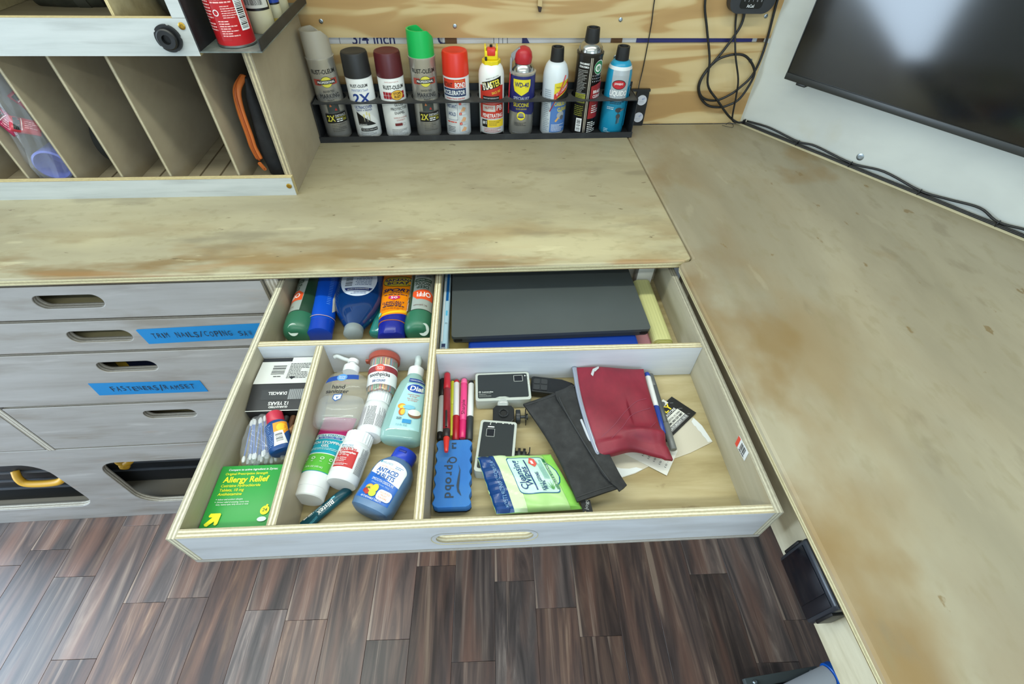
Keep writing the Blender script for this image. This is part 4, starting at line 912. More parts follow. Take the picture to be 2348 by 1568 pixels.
p.text('toothpicks', 0, .0305, .0068, INK, w=.036, bold=.0003).text('ROUND COLOR', 0, .0238, .0026, GREYPRINT, w=.018).text('250 COUNT', 0, .0180, .0042, C('#2c4c86', .45), w=.022, bold=.0003); p.done()

def pill(label, M_, r, hb, rc, h, capz, lab):
    t = thing('pill_bottle', label, 'bottle', M_)
    lathe('body', [(r * .90, 0), (r, .003), (r, hb), (r * .92, hb + .004), (rc * .88, hb + .007), (rc * .88, capz)], WPL, t, 40)
    n = 48; pts = [((rc + (.0004 if i % 2 else -.0003)) * math.cos(2 * math.pi * i / n), (rc + (.0004 if i % 2 else -.0003)) * math.sin(2 * math.pi * i / n)) for i in range(n)]
    c = outline('cap', pts, h - capz, C('#eef0f2', .35), t, bev=.0004); c.location.z = (h + capz) / 2
    lathe('cap_rim', [(rc + .0006, capz - .0025), (rc + .0008, capz - .0005), (rc, capz)], C('#eef0f2', .35), t, 40)
    p = Print(t, cyl_f(r)); lab(p); p.done()
    return t
def lab1(p):
    p.rect(-.03, .010, .03, .050, C('#dfe0e2', .4)); p.fine(-.024, .012, -.010, .048, 13, C('#8a8490', .5), .4, 3, vert=True).fine(-.008, .012, .008, .048, 9, INK, .4, 5, vert=True).fine(.010, .012, .026, .048, 11, C('#6a6a74', .5), .4, 6, vert=True)
pill('white pill bottle lettered with fine print lying between the sanitizer and the soap', lying(.2150, .1690, .0330, -4.8, 0, 0), .0215, .056, .0195, .0840, .0640, lab1)
def lab2(p):
    p.rect(-.032, .012, .034, .057, C('#e9ebec', .4)).poly([(-.015, .044), (.017, .046), (.017, .018), (-.015, .018)], C('#c22a2c', .4)).text('WELLNESS', -.0015, .0535, .0030, C('#2f7fa8', .5), w=.016).rect(-.0125, .0525, -.0105, .0555, C('#1a90b0', .4))
    p.text('EXTRA STRENGTH', -.002, .0500, .0020, INK, w=.020).text('PAIN RELIEF', .0005, .0468, .0040, C('#c22a2c', .4), w=.026, bold=.0003).text('Acetaminophen', .001, .0418, .0034, WHITE, w=.026, bold=.0002).text('USP 500 mg', -.003, .0375, .0032, WHITE, w=.016).text('Pain Reliever', -.004, .0325, .0024, WHITE, w=.016).text('Fever Reducer', -.004, .0295, .0024, WHITE, w=.016).text('FOR ADULTS', -.005, .0265, .0022, WHITE, w=.013).fine(-.013, .0195, .008, .0235, 2, WHITE, .4).fine(.020, .012, .033, .056, 10, INK, .4, 4, vert=True).fine(-.031, .012, -.018, .050, 9, GREYPRINT, .35, 5, vert=True)
pill('white pill bottle with a red square label and ribbed white cap', lying(.1870, .0895, .0345, -10.3, 0, -4), .0235, .060, .0212, .0830, .0650, lab2)

t = thing('soap_pump', 'aqua hand-soap pump bottle with a coconut picture leaning on the long divider', 'bottle', lying(.2655, .1570, .0330, -5.7, 2, 8))
AQ = C('#a8d6d0', .06, alpha=.62, spec=1.0)
ds = [(0, .027, .013, 2.6), (.004, .032, .017, 2.8), (.02, .0345, .019, 2.8), (.05, .0325, .019, 2.7), (.09, .027, .018, 2.6), (.112, .0225, .017, 2.4), (.124, .0155, .015, 2.2), (.131, .0125, .0125, 2)]
loft('bottle', ds, AQ, t)
p = Print(t, flat_f(ds)); p.poly([(-.020, .016), (.027, .016), (.022, .105), (-.008, .105), (-.017, .060)], C('#a9d8dc', .3)).rect(-.006, .108, .021, .116, C('#1c3f8e', .35)).text('HYDRATING HAND WASH', .0075, .112, .0026, WHITE, w=.024)
p.disc(.009, .095, .0165, .0098, C('#dfe7f2', .4)).disc(.009, .095, .0155, .0090, C('#1d4fa8', .35)).text('Dial', .009, .095, .0095, WHITE, w=.021, bold=.0006, shear=.1)
p.text('coconut water', .007, .0820, .0032, C('#cc6e5e', .4), w=.020).text('& mango', .007, .0782, .0032, C('#cc6e5e', .4), w=.012).text('Eau de coco', .007, .0735, .0030, C('#cc6e5e', .4), w=.018).text('et mangue', .007, .0700, .0030, C('#cc6e5e', .4), w=.015)
p.disc(-.008, .0570, .0065, .0052, C('#e49b33', .4)).disc(-.006, .0555, .0050, .0040, C('#f1cf58', .4)).disc(.004, .056, .010, .004, C('#7fc1d8', .3)).disc(.015, .0440, .0105, .0075, C('#7b5a3e', .5)).disc(.014, .0470, .0100, .0058, C('#e8ebe4', .4)).disc(-.006, .0460, .0050, .0068, C('#c96a2e', .4)).disc(-.0045, .0460, .0036, .0055, C('#eec045', .4))
p.rect(-.002, .026, .012, .033, C('#2e8fc9', .4)).text('7.5 FL OZ', -.002, .022, .0030, C('#4b86a0', .4), w=.018).fine(-.012, .031, -.004, .036, 2, INK, .4); p.done()
lathe('collar', [(.0125, .130), (.0140, .132), (.0140, .146), (.0105, .149), (.0055, .150), (.0055, .156)], WPL, t, 28)
tube('pump_head', [(0, 0, .155), (0, -.001, .163), (-.001, -.004, .170), (0, -.010, .176), (0, -.013, .182)], .0062, C('#d5e4e4', .2, alpha=.8), t, 12)

t = thing('gel_tube', 'squeeze tube of itch gel striped teal and green with a white cap', 'tube', lying(.1440, .0690, .0325, -5.4, 0, 0))
lathe('cap', [(.0200, 0), (.0214, .0015), (.0214, .014), (.0222, .0145), (.0225, .034), (.0215, .036)], WPL, t, 40)
yo = lambda z: .0135 * max(0, min(1, (z - .04) / .105)) if z > .04 else 0
ts = [(.0355, .0225, .0225, 2), (.05, .0228, .0215, 2), (.08, .0238, .0165, 2), (.11, .0250, .0105, 2), (.135, .0260, .0040, 2.2), (.150, .0265, .0014, 3)]
loft('body', ts, C('#19a2b8', .35), t, yo=yo)
p = Print(t, skin_f(ts, yo)); p.rect(-.045, .036, .045, .068, C('#5bb83f', .35)).rect(-.045, .0675, .045, .0690, WHITE).rect(-.045, .0985, .045, .110, C('#cfe9ea', .35)).rect(-.045, .110, .045, .150, C('#c02a72', .35))
p.text('EXTRA STRENGTH', .001, .1060, .0042, C('#16708a', .4), w=.038, bold=.0002).rect(-.014, .0992, .016, .1032, C('#1d5aa8', .4)).text('For Itch Like This', .001, .1012, .0024, WHITE, w=.024).text('ITCH STOPPING', .001, .0905, .0052, WHITE, w=.042, bold=.0002).text('GEL', .001, .0835, .0052, WHITE, w=.010, bold=.0002).fine(-.020, .0745, .022, .0795, 2, C('#bfe6ea', .4), .4)
for k in range(4): p.ring(-.018 + k * .012, .058, .0018, .0026, WHITE).rect(-.0195 + k * .012, .0515, -.0165 + k * .012, .0522, WHITE)
p.text('3.5 FL OZ (103 mL)', .0, .0415, .0028, WHITE, w=.024); p.done()

t = thing('antacid_bottle', 'slate-blue antacid tablet bottle with a royal-blue flip cap', 'bottle', lying(.2345, .0440, .0330, -24.5, 0, 0))
asx = [(0, .024, .016, 2.8), (.003, .0295, .0205, 3), (.012, .0315, .0215, 3), (.060, .0315, .0215, 3), (.074, .0290, .0205, 2.8), (.083, .0215, .0185, 2.4), (.0875, .0175, .0170, 2)]
loft('body', asx, noisy('slate_blue_plastic', ['#4a6a97', '#54779f', '#6486ad'], (18, 18, 18), 4, 0, .35, [.3, .5, .7]), t)
lathe('cap', [(.0178, .086), (.0186, .0875), (.0186, .102), (.0170, .1055), (.0130, .1065)], C('#1238b4', .35), t, 40)
box('cap_notch', -.006, .006, -.0195, -.0165, .096, .100, C('#0c2684', .4), t, bev=.0008)
p = Print(t, flat_f(asx)); ar = [(-.0255, .012), (.0255, .012), (.0255, .064)] + [(.0255 * math.cos(R(a)), .064 + .014 * math.sin(R(a))) for a in range(10, 171, 10)] + [(-.0255, .064)]
p.poly(ar, C('#1d66c4', .35)).poly([(-.0255, .052), (.0255, .042)] + ar[2:], C('#e9eef0', .4)).text('WELLNESS', -.009, .071, .0032, C('#2f7fa8', .5), w=.018).rect(-.0205, .0695, -.0185, .0735, C('#1a90b0', .4)).fine(.006, .066, .018, .071, 2, C('#5f8fc0', .5), .4)
p.text('EXTRA STRENGTH', -.001, .0645, .0022, C('#e2a58c', .5), w=.026).text('ANTACID', -.001, .0585, .0068, C('#1d5aa8', .4), w=.034, bold=.0004).text('TABLETS', -.001, .0500, .0068, C('#1d5aa8', .4), w=.032, bold=.0004).text('SMOOTH DISSOLVE', .001, .0415, .0038, WHITE, w=.036, rot=-3).text('Calcium Carbonate, 750mg', .000, .0365, .0022, C('#a9c8ea', .4), w=.030, rot=-3)
p.disc(-.0120, .0275, .0062, .0058, C('#f09a22', .4)).disc(-.0120, .0275, .0050, .0046, C('#f6c04a', .4)).disc(-.004, .0295, .0050, .0062, C('#e8cf2e', .4)).disc(-.0155, .0225, .0038, .0034, C('#a83226', .4)).disc(-.0120, .0205, .0034, .0032, C('#b93a2a', .4)).disc(-.004, .0215, .0055, .0050, C('#c9d83a', .4)).poly([(-.018, .026), (-.012, .029), (-.010, .026)], C('#3f7d33', .4))
p.poly(rrect(.003, .0245, .016, .031, .005, 4), C('#f2f2ee', .4)).text('ASSORTED', .0135, .0272, .0026, C('#e0753c', .4), w=.015).text('FRUIT', .0135, .0235, .0026, C('#e0753c', .4), w=.009).text('FLAVORS', .0135, .0198, .0026, C('#e0753c', .4), w=.013).text('60 CHEWABLE TABLETS', -.001, .0140, .0026, WHITE, w=.032); p.done()

t = thing('lip_balm_tube', 'dark teal lip balm tube lying against the drawer front', 'tube', lying(.1375, .0375, .0182, -48, 0, 0))
bs = [(0, .0095, .0015, 3), (.006, .0092, .0030, 2.4), (.03, .0085, .0065, 2), (.055, .0082, .0080, 2), (.058, .0078, .0078, 2), (.075, .0076, .0076, 2), (.0765, .0068, .0068, 2)]
loft('body', bs, C('#0d5262', .3), t, 28, yo=lambda z: .006 * max(0, 1 - z / .05))
p = Print(t, skin_f(bs, lambda z: .006 * max(0, 1 - z / .05)), step=.002); p.text('Blistex', .002, .038, .0068, WHITE, rot=-90, w=.026, bold=.0003).rect(-.0030, .050, -.0005, .056, C('#7fc4d8', .4)).text('MEDICATED', -.004, .024, .0030, C('#bfe2ea', .4), rot=-90, w=.022).text('ointment', .004, .015, .0040, C('#5fc0d8', .4), rot=-90, w=.015).fine(-.006, .006, -.003, .02, 1, WHITE, .6, vert=True); p.done()
loft('cap', [(.058, .0081, .0081, 2), (.076, .0079, .0079, 2), (.0785, .006, .006, 2)], C('#0b4452', .35), t, 24)

# --- left compartment
t = thing('allergy_box', 'green carton of allergy relief tablets with yellow lettering and arrow', 'box', at(.0596, .0716, FZ + .0002, 0))
GR = C('#2f9e44', .4)
box('carton', -.0455, .0455, -.0462, .0462, 0, .0415, GR, t, bev=.0008)
p = Print(t, lambda u, v, d: (u, v, .0415 + d)); YL = C('#f2ee1c', .45)
p.text('Compare to active ingredient in Zyrtec', .001, .0395, .0031, WHITE, w=.070, bold=.0001).text('Original Prescription Strength', -.0365, .0330, .0035, YL, 'l', w=.060, bold=.0001).text('Allergy Relief', -.0365, .0240, .0085, YL, 'l', w=.064, bold=.0006).text('Cetirizine Hydrochloride', -.0365, .0145, .0040, YL, 'l', w=.055, bold=.0001).text('Tablets, 10 mg', -.0365, .0080, .0040, YL, 'l', w=.034, bold=.0001).text('Antihistamine', -.0365, .0018, .0040, YL, 'l', w=.033, bold=.0001)
p.text('Indoor and outdoor allergies', -.0335, -.0060, .0022, WHITE, 'l', w=.034).text('24-hour relief of sneezing, runny nose,', -.0335, -.0100, .0022, WHITE, 'l', w=.044).text('itchy, watery eyes, itchy throat or nose', -.0335, -.0135, .0022, WHITE, 'l', w=.044).disc(-.0355, -.0060, .0006, .0006, WHITE, 8).disc(-.0355, -.0100, .0006, .0006, WHITE, 8)
ax = -.0300; ay = -.0325
p.poly([(ax - .0075, ay - .0110), (ax - .0095, ay - .0085), (ax - .0015, ay + .0010), (ax - .0055, ay + .0010), (ax - .0070, ay + .0028), (ax - .0055, ay + .0065), (ax + .0075, ay + .0065), (ax + .0088, ay + .0050), (ax + .0082, ay - .0085), (ax + .0062, ay - .0105), (ax + .0035, ay - .0095), (ax + .0030, ay - .0045), (ax - .0045, ay - .0115)], YL)
p.disc(.0360, -.0240, .0060, .0064, YL).disc(.0375, -.0170, .0016, .0016, YL, 10).text('24', .0360, -.0235, .0046, C('#3d6b2a', .5), w=.0065, bold=.0002).disc(.0355, -.0365, .0062, .0034, C('#cfe3dc', .4)); p.done()

t = thing('battery_carton', 'black and white battery carton lying upside down at the back of the narrow compartment', 'box', DM)
cs = [(.214, FZ + .0003), (.214, .0520), (.262, .0600), (.3245, .0565), (.3245, FZ + .0003)]
BK, WH = C('#26272a', .3), C('#dadcd8', .4)
o = outline('carton', cs, .0895, BK, t, plane='YZ', bev=.0012); o.location.x = .0148 + .04475
def on_face(y0, z0, y1, z1):
    Lh = math.hypot(y1 - y0, z1 - z0); n_ = (-(z1 - z0) / Lh, (y1 - y0) / Lh)
    return lambda u, v, d: (.0595 + u, y0 + (y1 - y0) * v / Lh + n_[0] * d, z0 + (z1 - z0) * v / Lh + n_[1] * d)
p = Print(t, on_face(.262, .0600, .3245, .0565)); p.rect(-.0445, .0015, .0445, .0618, WH).rect(-.0445, .052, .006, .0612, C('#2c2d30', .3)).bars(-.022, .022, .0, .046, 14, INK, vert=True).rect(-.024, .043, .002, .047, WH).fine(.006, .012, .040, .048, 11, INK, .4, 4).poly([(.016, .010), (.021, .016), (.011, .016)], INK).fine(-.016, .015, -.004, .019, 1, INK, .4); p.done()
p = Print(t, on_face(.214, .0520, .262, .0600)); p.rect(-.026, .020, .030, .0385, C('#36383a', .25)).rect(.018, .020, .0447, .0385, C('#85888a', .25, .6)).text('DURACELL', .000, .0315, .0052, WHITE, rot=180, w=.030, bold=.0003).text('12 YEARS', .005, .0130, .0058, WHITE, rot=180, w=.032, bold=.0003).text('GUARANTEED', .006, .0065, .0036, WHITE, rot=180, w=.030, bold=.0002).rect(-.0445, -.0005, .0445, .0008, WH)
for k in range(8): p.rect(.020 + k * .003, .020, .0206 + k * .003, .0385, C('#b5b7b6', .3))
p.done()
t = thing('battery_blister', 'black blister tray of small batteries in front of the battery carton', 'batteries', at(.086, .1955, FZ))
box('tray', -.024, .022, -.018, .0165, .0002, .028, C('#141416', .4), t, bev=.003)
for k in range(4):
    b = lathe('battery', [(.0050, 0), (.0052, .001), (.0052, .026), (.0028, .027), (.0028, .029)], C('#2a2a2c', .3) if k % 2 else C('#6c4a34', .35, .6), t, 16, Matrix.Translation((-.018 + k * .0115, .012, .0330)) @ Matrix.Rotation(R(90), 4, 'X'))
t = thing('cork_plug', 'small brown crumbled cork against the thin divider near the batteries', 'cork', at(.1005, .180, .042))
o = loft('body', [(-.012, .006, .006, 2), (-.010, .0085, .008, 2.2), (.006, .009, .0085, 2.2), (.010, .006, .006, 2)], noisy('cork', ['#5f4327', '#8a6640', '#a98558'], (160, 160, 160), 4, 0, .8, [.35, .5, .65], .3), t, 18)
for v in o.data.vertices: v.co *= 1 + .10 * math.sin(v.co.x * 900) * math.cos(v.co.z * 700 + v.co.y * 500)
t = thing('ointment_bottle', 'dark blue and orange labelled bottle with a red cap and barcode', 'bottle', lying(.0905, .1420, .0440, 23, 6, 0))
os_ = [(0, .0150, .0130, 2.3), (.003, .0175, .0150, 2.4), (.046, .0175, .0150, 2.4), (.052, .0140, .0130, 2.2), (.055, .0110, .0110, 2)]
loft('body', os_, C('#1d4a8a', .35), t, 36); lathe('cap', [(.0125, .053), (.0132, .055), (.0125, .071), (.010, .0735)], C('#c22b45', .35), t, 30)
p = Print(t, flat_f(os_)); p.poly([(-.002, .046), (-.003, .030), (.010, .022), (.0165, .030), (.0165, .046)], C('#ee9a26', .4)).disc(.009, .036, .007, .007, C('#f6c52f', .4)).poly([(-.006, .006), (-.002, .030), (.010, .030), (.013, .006)], C('#e6e8e8', .4)).bars(-.0015, .012, .0085, .027, 10, INK, vert=True).fine(-.0165, .006, -.006, .045, 14, C('#7f9ccc', .4), .4, 3); p.done()
# clear bag of cotton swabs
t = thing('zip_bag', 'clear plastic bag of cotton swabs in the narrow compartment', 'bag', at(.0475, .1740, FZ + .0004, 14))
def bagf(s, v):
    e = (4 * s * (1 - s)) ** .45 * (4 * v * (1 - v)) ** .35
    return ((s - .5) * (.060 + .010 * math.sin(v * 5)), (v - .5) * .098, .002 + .048 * e + .0022 * math.sin(s * 23 + v * 9) * math.sin(v * 19 - s * 6) * e)
FILM = C('#eef3f8', .07, alpha=.22, spec=1.0)
grid('film', bagf, 26, 34, FILM, t)
grid('zip_edge', lambda s, v: (bagf(s, .965)[0], .045 + v * .004, bagf(s, .965)[2] + .002 + .0008 * math.sin(s * 20)), 16, 2, C('#d5dde6', .2, alpha=.5), t, thick=.0006)
grid('folded_flap', lambda s, v: (.028 + s * .022, -.046 + v * .040, .020 + .012 * math.sin(v * 3.1) * (1 - s) + .002 * math.sin(s * 14)), 10, 12, FILM, t)
SW, CT = C('#4f78c8', .4), C('#dfe3e6', .8)
rr = random.Random(11); proto = None
for k in range(22):
    x = -.020 + (k % 8) * .0055 + rr.uniform(-.001, .001); z = .012 + (k // 8) * .010 + rr.uniform(-.001, .001)
    M_ = at(.0475, .1740, FZ, 14) @ Matrix.Translation((x * .9, -.002 + rr.uniform(-.002, .002), z)) @ Matrix.Rotation(R(rr.uniform(-7, 7)), 4, 'Z') @ Matrix.Rotation(R(-90), 4, 'X')
    if proto is None:
        proto = thing('cotton_swab', 'blue-stemmed cotton swab with white tips inside the clear bag', 'cotton swab', M_, 'cotton swabs in the clear bag')
        lathe('stem', [(.0011, -.034), (.0011, .034)], SW, proto, 8)
        for s_ in (-1, 1): lathe('cotton_tip', [(.0006, s_ * .026), (.0022, s_ * .029), (.0027, s_ * .034), (.0016, s_ * .038)] if s_ > 0 else [(.0016, -.038), (.0027, -.034), (.0022, -.029), (.0006, -.026)], CT, proto, 10)
    else:
        c = proto.copy(); COL.objects.link(c); c.matrix_world = M_
        for ch in list(proto.children): d = ch.copy(); COL.objects.link(d); d.parent = c

# --- front right compartment: pens and markers
def pen(label, b, tp, z, r, parts, z2=None, cat='marker', clip=None, group='markers beside the long divider', txt=None):
    dx_, dy_ = tp[0] - b[0], tp[1] - b[1]; L = math.hypot(dx_, dy_); a = math.degrees(math.atan2(-dx_, dy_)); tl = math.degrees(math.atan2((z2 or z) - z, L))
    t = thing('marker' if cat == 'marker' else 'pen', label, cat, lying(b[0], b[1], z, a, tl), group)
    for nm, f0, f1, r0, r1, mat in parts:
        lathe(nm, [(r0 * r * .86, f0 * L), (r0 * r, f0 * L + .0012), (r1 * r, f1 * L - .0012), (r1 * r * .86, f1 * L)], mat, t, 20)
    if clip: box('clip', -.0015, .0015, -r - .0028, -r - .0012, clip[0] * L, clip[1] * L, clip[2], t, bev=.0004); box('clip_root', -.0015, .0015, -r - .0018, -r + .001, clip[0] * L, clip[0] * L + .004, clip[2], t)
    if txt: p = Print(t, cyl_f(r), step=.0015); p.text(txt[0], 0, txt[1] * L, txt[2], txt[3], rot=txt[4], w=txt[5], bold=.0002); p.done()
    return t
MW, MB_, MR, MRd = C('#dfe2e0', .35), C('#1a1b1c', .35), C('#b8202c', .3), C('#8f1c26', .25)
pen('white marker with a black cap lying tight against the long divider', (.3262, .1715), (.3257, .3085 - .012), FZ + .0058, .0055, [('plug', 0, .11, 1, 1, MB_), ('barrel', .11, .70, 1, 1, MW), ('cap', .70, 1.0, 1.1, 1.05, MB_)])
pen('yellow highlighter lying between the dark red marker and the red-capped marker', (.3445, .178), (.3430, .292), FZ + .0045, .0042, [('barrel', 0, .55, 1, 1, C('#d8d63a', .35)), ('cap', .55, 1.0, 1.08, 1, C('#c9cc2c', .35))])
pen('white marker with a long red cap', (.3520, .1690), (.3500, .2940), FZ + .0058, .0055, [('cap', 0, .38, 1.02, 1.1, MR), ('barrel', .38, .95, 1, 1, MW), ('end_plug', .95, 1.0, .95, .8, MR)])
pen('hot pink highlighter with dark lettering', (.3630, .1725), (.3640, .2950), FZ + .0062, .0060, [('cap', 0, .28, .9, 1.02, C('#e02a70', .3)), ('barrel', .28, .92, 1.0, 1, C('#ee4488', .35)), ('end_plug', .92, 1.0, 1.0, .9, C('#f06a9e', .35))], txt=('Sharpie', .48, .0055, C('#7a1f48', .4), 90, .030))
pen('white marker with a grey-black cap beside the blue eraser top', (.3745, .1690), (.3768, .2910), FZ + .0058, .0055, [('cap', 0, .37, 1.0, 1.1, C('#33373a', .4)), ('barrel', .37, .95, 1, 1, MW), ('end_plug', .95, 1.0, .95, .8, MB_)])
pen('dark red marker lying over the others with its bright tip on the eraser', (.3405, .1335), (.3345, .2960), .0430, .0062, [('tip_cap', 0, .165, .52, .82, C('#d8342c', .3)), ('grip', .165, .255, .92, 1.0, C('#2c2224', .4)), ('barrel', .255, .78, 1, 1, MRd), ('end_cap', .78, 1.0, 1.02, .9, C('#c02232', .3))], .0330, clip=(.26, .46, MB_))
# blue eraser
t = thing('eraser', 'blue whiteboard eraser with wavy sides and dark lettering', 'eraser', at(.3508, .1060, FZ + .0003, -.4))
pts = []; n = 44; hw, hl = .0285, .0555
for i in range(n + 1):
    y = -hl + .006 + (2 * hl - .012) * i / n; pts.append((hw - .0016 + .0016 * math.cos(2 * math.pi * 5.0 * i / n + .2) , y))
pts += [(hw - .003, hl - .002), (hw - .007, hl), (-hw + .007, hl), (-hw + .003, hl - .002)]
pts += [(-x, y) for x, y in reversed(pts[:n + 1])] + [(-hw + .003, -hl + .002), (-hw + .008, -hl), (hw - .008, -hl), (hw - .003, -hl + .002)]
EB = noisy('blue_foam', ['#1f66b4', '#2470be', '#3a7ab8'], (30, 12, 30), 5, .2, .6, [.3, .5, .78], .05, blot=[('#5f86a8', (14, 6, 9), (.6, .75), .5)])
o = outline('foam', pts, .0165, EB, t, bev=.001); o.location.z = .0045 + .00825
o = outline('felt', [(x * .985, y * .99) for x, y in pts], .0044, C('#15171a', .9), t); o.location.z = .0022
p = Print(t, lambda u, v, d: (u, v, .0210 + d)); GT = C('#26384a', .6)
p.text('Q', -.0010, .0195, .0125, GT, rot=-90, w=.0115, bold=.0006).text('p', -.0030, .0070, .0125, GT, rot=-90, w=.0080, bold=.0006).text('r', -.0040, -.0035, .0125, GT, rot=-90, w=.0060, bold=.0006).text('o', -.0040, -.0145, .0125, GT, rot=-90, w=.0105, bold=.0006).text('b', -.0040, -.0260, .0125, GT, rot=-90, w=.0085, bold=.0006).text('d', -.0040, -.0375, .0125, GT, rot=-90, w=.0085, bold=.0006)
p.rect(-.0035, .0470, .0035, .0495, GT).rect(-.0030, .0390, .0035, .0415, GT).rect(-.0030, .0390, -.0008, .0455, GT)
p.poly([(.0078, .0120), (.0112, .0020), (.0108, -.0130), (.0098, -.0280), (.0140, -.0400), (.0080, -.0330), (.0062, -.0230), (.0078, -.0110), (.0100, .0020)], GT); p.done()
# two pocket video lights, a remote and two mounts
LG, LB = C('#b9beb6', .45), C('#2b2f30', .25)
def videolight(label, X, Y, a, w, l, flip=False):
    t = thing('video_light', label, 'light', at(X, Y, FZ + .0003, a), 'pocket video lights')
    outline('housing', rrect(-w / 2, w / 2, -l / 2, l / 2, .005, 5), .023, LG, t, bev=.0014)
    fr = outline('back_plate', rrect(-w / 2 + .004, w / 2 - .004, -l / 2 + .0055, l / 2 - .004, .003, 4), .0006, LB, t); fr.location.z = .0231
    return t
t = videolight('grey-framed pocket video light lying sideways against the white divider', .4330, .2650, .6, .096, .061)
p = Print(t, lambda u, v, d: (u, v, .0234 + d)); LW = C('#d8dad4', .4); p.frame(.020, .009, .036, .0225, .0006, LW).rect(.0207, .0097, .0353, .0218, C('#15171c', .2)).disc(.0405, .021, .0014, .0014, LW, 12).disc(.0445, .021, .0010, .0010, LW, 12).disc(.0450, .013, .0010, .0010, LW, 10).disc(.0450, .003, .0010, .0010, LW, 10)
p.ring(-.0405, -.0125, .0010, .0018, LW).text('Lumecube', -.0270, -.0125, .0026, LW, w=.019, bold=.0002).fine(-.042, -.0235, -.021, -.0155, 4, C('#8f938f', .5), .35, 3)
p.done()
outline('frame_notch', [(-.014, -.0255), (.010, -.0255), (.003, -.0232), (-.007, -.0232)], .0008, LG, t).location.z = .0236
t = videolight('grey-framed pocket video light half under the green wipes pack', .4180, .1470, -7.5, .060, .093)
p = Print(t, lambda u, v, d: (u, v, .0234 + d)); p.frame(-.0185, .0155, -.005, .030, .0005, LW).rect(-.018, .016, -.0055, .0295, C('#17181e', .2)).rect(-.017, .0325, -.0065, .0345, C('#f4f6f4', .3)).disc(-.0135, .0385, .0011, .0011, LW, 12).disc(-.013, .0412, .0009, .0009, LW, 10).disc(-.004, .0415, .0009, .0009, LW, 10).disc(.007, .0415, .0011, .0011, LW, 10).disc(.017, .0415, .0009, .0009, LW, 10).disc(.022, .0415, .0012, .0012, LW, 10); p.done()
t = thing('key_remote', 'black plastic remote with four square buttons beside the sideways light', 'remote', at(.5230, .2680, FZ + .0003, -8))
rp = [(-.040, -.0165), (.008, -.0185), (.024, -.0150), (.036, -.0125), (.0415, -.006), (.040, .004), (.034, .010), (.015, .0165), (-.036, .0185), (-.040, .016)]
outline('body', rp, .0165, C('#17181a', .25), t, bev=.0025)
outline('key_pad', rrect(-.036, -.010, -.013, .012, .003, 4), .0006, C('#232527', .35), t).location.z = .0168
for x in (-.0295, -.0165):
    for y in (-.007, .006):
        outline('button', rrect(x - .0055, x + .0055, y - .0055, y + .0055, .002, 3), .0012, C('#2b2d2f', .5), t).location.z = .0174
lathe('key_ring', [(.0042, 0), (.0050, .0008), (.0050, .0015), (.0040, .0018)], C('#2d2e30', .3), t, 20, Matrix.Translation((.0375, -.001, .0166)))
tube('key_loop', [(.036, -.001, .0176), (.041, .006, .024), (.046, .010, .021), (.048, .003, .016), (.043, -.005, .015), (.038, -.003, .017)], .0004, C('#8f9296', .3, .8), t, 6)
t = thing('shoe_mount', 'black metal cold-shoe mount with a side clamp screw in front of the sideways light', 'mount', at(.4320, .2085, FZ + .0003, -2))
MK = C('#131415', .35)
outline('base_block', [(-.018, -.014), (-.012, -.018), (.012, -.018), (.018, -.012), (.018, .010), (.013, .0165), (-.013, .0165), (-.018, .010)], .022, MK, t, bev=.0015)
o = outline('top_ring', circ(0, 0, .0088, 28), .002, C('#202224', .35), t, holes=[circ(0, 0, .0058, 24)]); o.location.z = .0232
lathe('socket', [(.0058, .0205), (.0050, .0230)], C('#050505', .6), t, 20)
for x, y in ((0, .0072), (0, -.0072), (.0073, 0), (-.0073, 0)): lathe('set_screw', [(.0010, .0240), (.0010, .0247)], C('#050505', .5), t, 8, Matrix.Translation((x, y, 0)))
box('shoe_lip', -.014, .014, -.0225, -.0182, .002, .012, MK, t, bev=.001)
o = lathe('clamp_wheel', [(.0110, -.004), (.0122, -.003), (.0122, .003), (.0110, .004)], C('#232628', .35), t, 26, Matrix.Translation((.0245, -.001, .0126)) @ Matrix.Rotation(R(90), 4, 'Y'))
o = lathe('clamp_bolt', [(.0026, -.008), (.0026, .006), (.0050, .0065), (.0052, .009)], C('#2a2f31', .3), t, 16, Matrix.Translation((.0320, -.001, .0126)) @ Matrix.Rotation(R(90), 4, 'Y'))
box('thumb_tab', .0365, .0382, -.013, .010, .004, .021, MK, t, bev=.0006)
o = lathe('clear_knob', [(.0088, 0), (.0100, .001), (.0100, .005), (.0085, .0085), (.0050, .0100)], C('#cfd4d2', .1, alpha=.55, spec=.8), t, 28, Matrix.Translation((-.001, .0235, .0135)) @ Matrix.Rotation(R(20), 4, 'X'))
t = thing('shoe_mount', 'black finned mount showing between the half-covered light and the pouch', 'mount', at(.4560, .1360, FZ + .0003, -7))
for k, x in enumerate((-.010, -.002, .006)): outline('fin', circ(0, .011, .0105, 22), .0042, MK, t, plane='YZ', bev=.0006).location.x = x
box('base_block', -.012, .010, -.010, .010, 0, .006, MK, t, bev=.001); o = lathe('bolt', [(.002, -.014), (.002, .012), (.005, .0125), (.005, .0145)], MK, t, 14, Matrix.Translation((0, 0, .011)) @ Matrix.Rotation(R(90), 4, 'Y')); box('thumb_tab', .0135, .0152, -.004, .010, .004, .020, MK, t, bev=.0005)
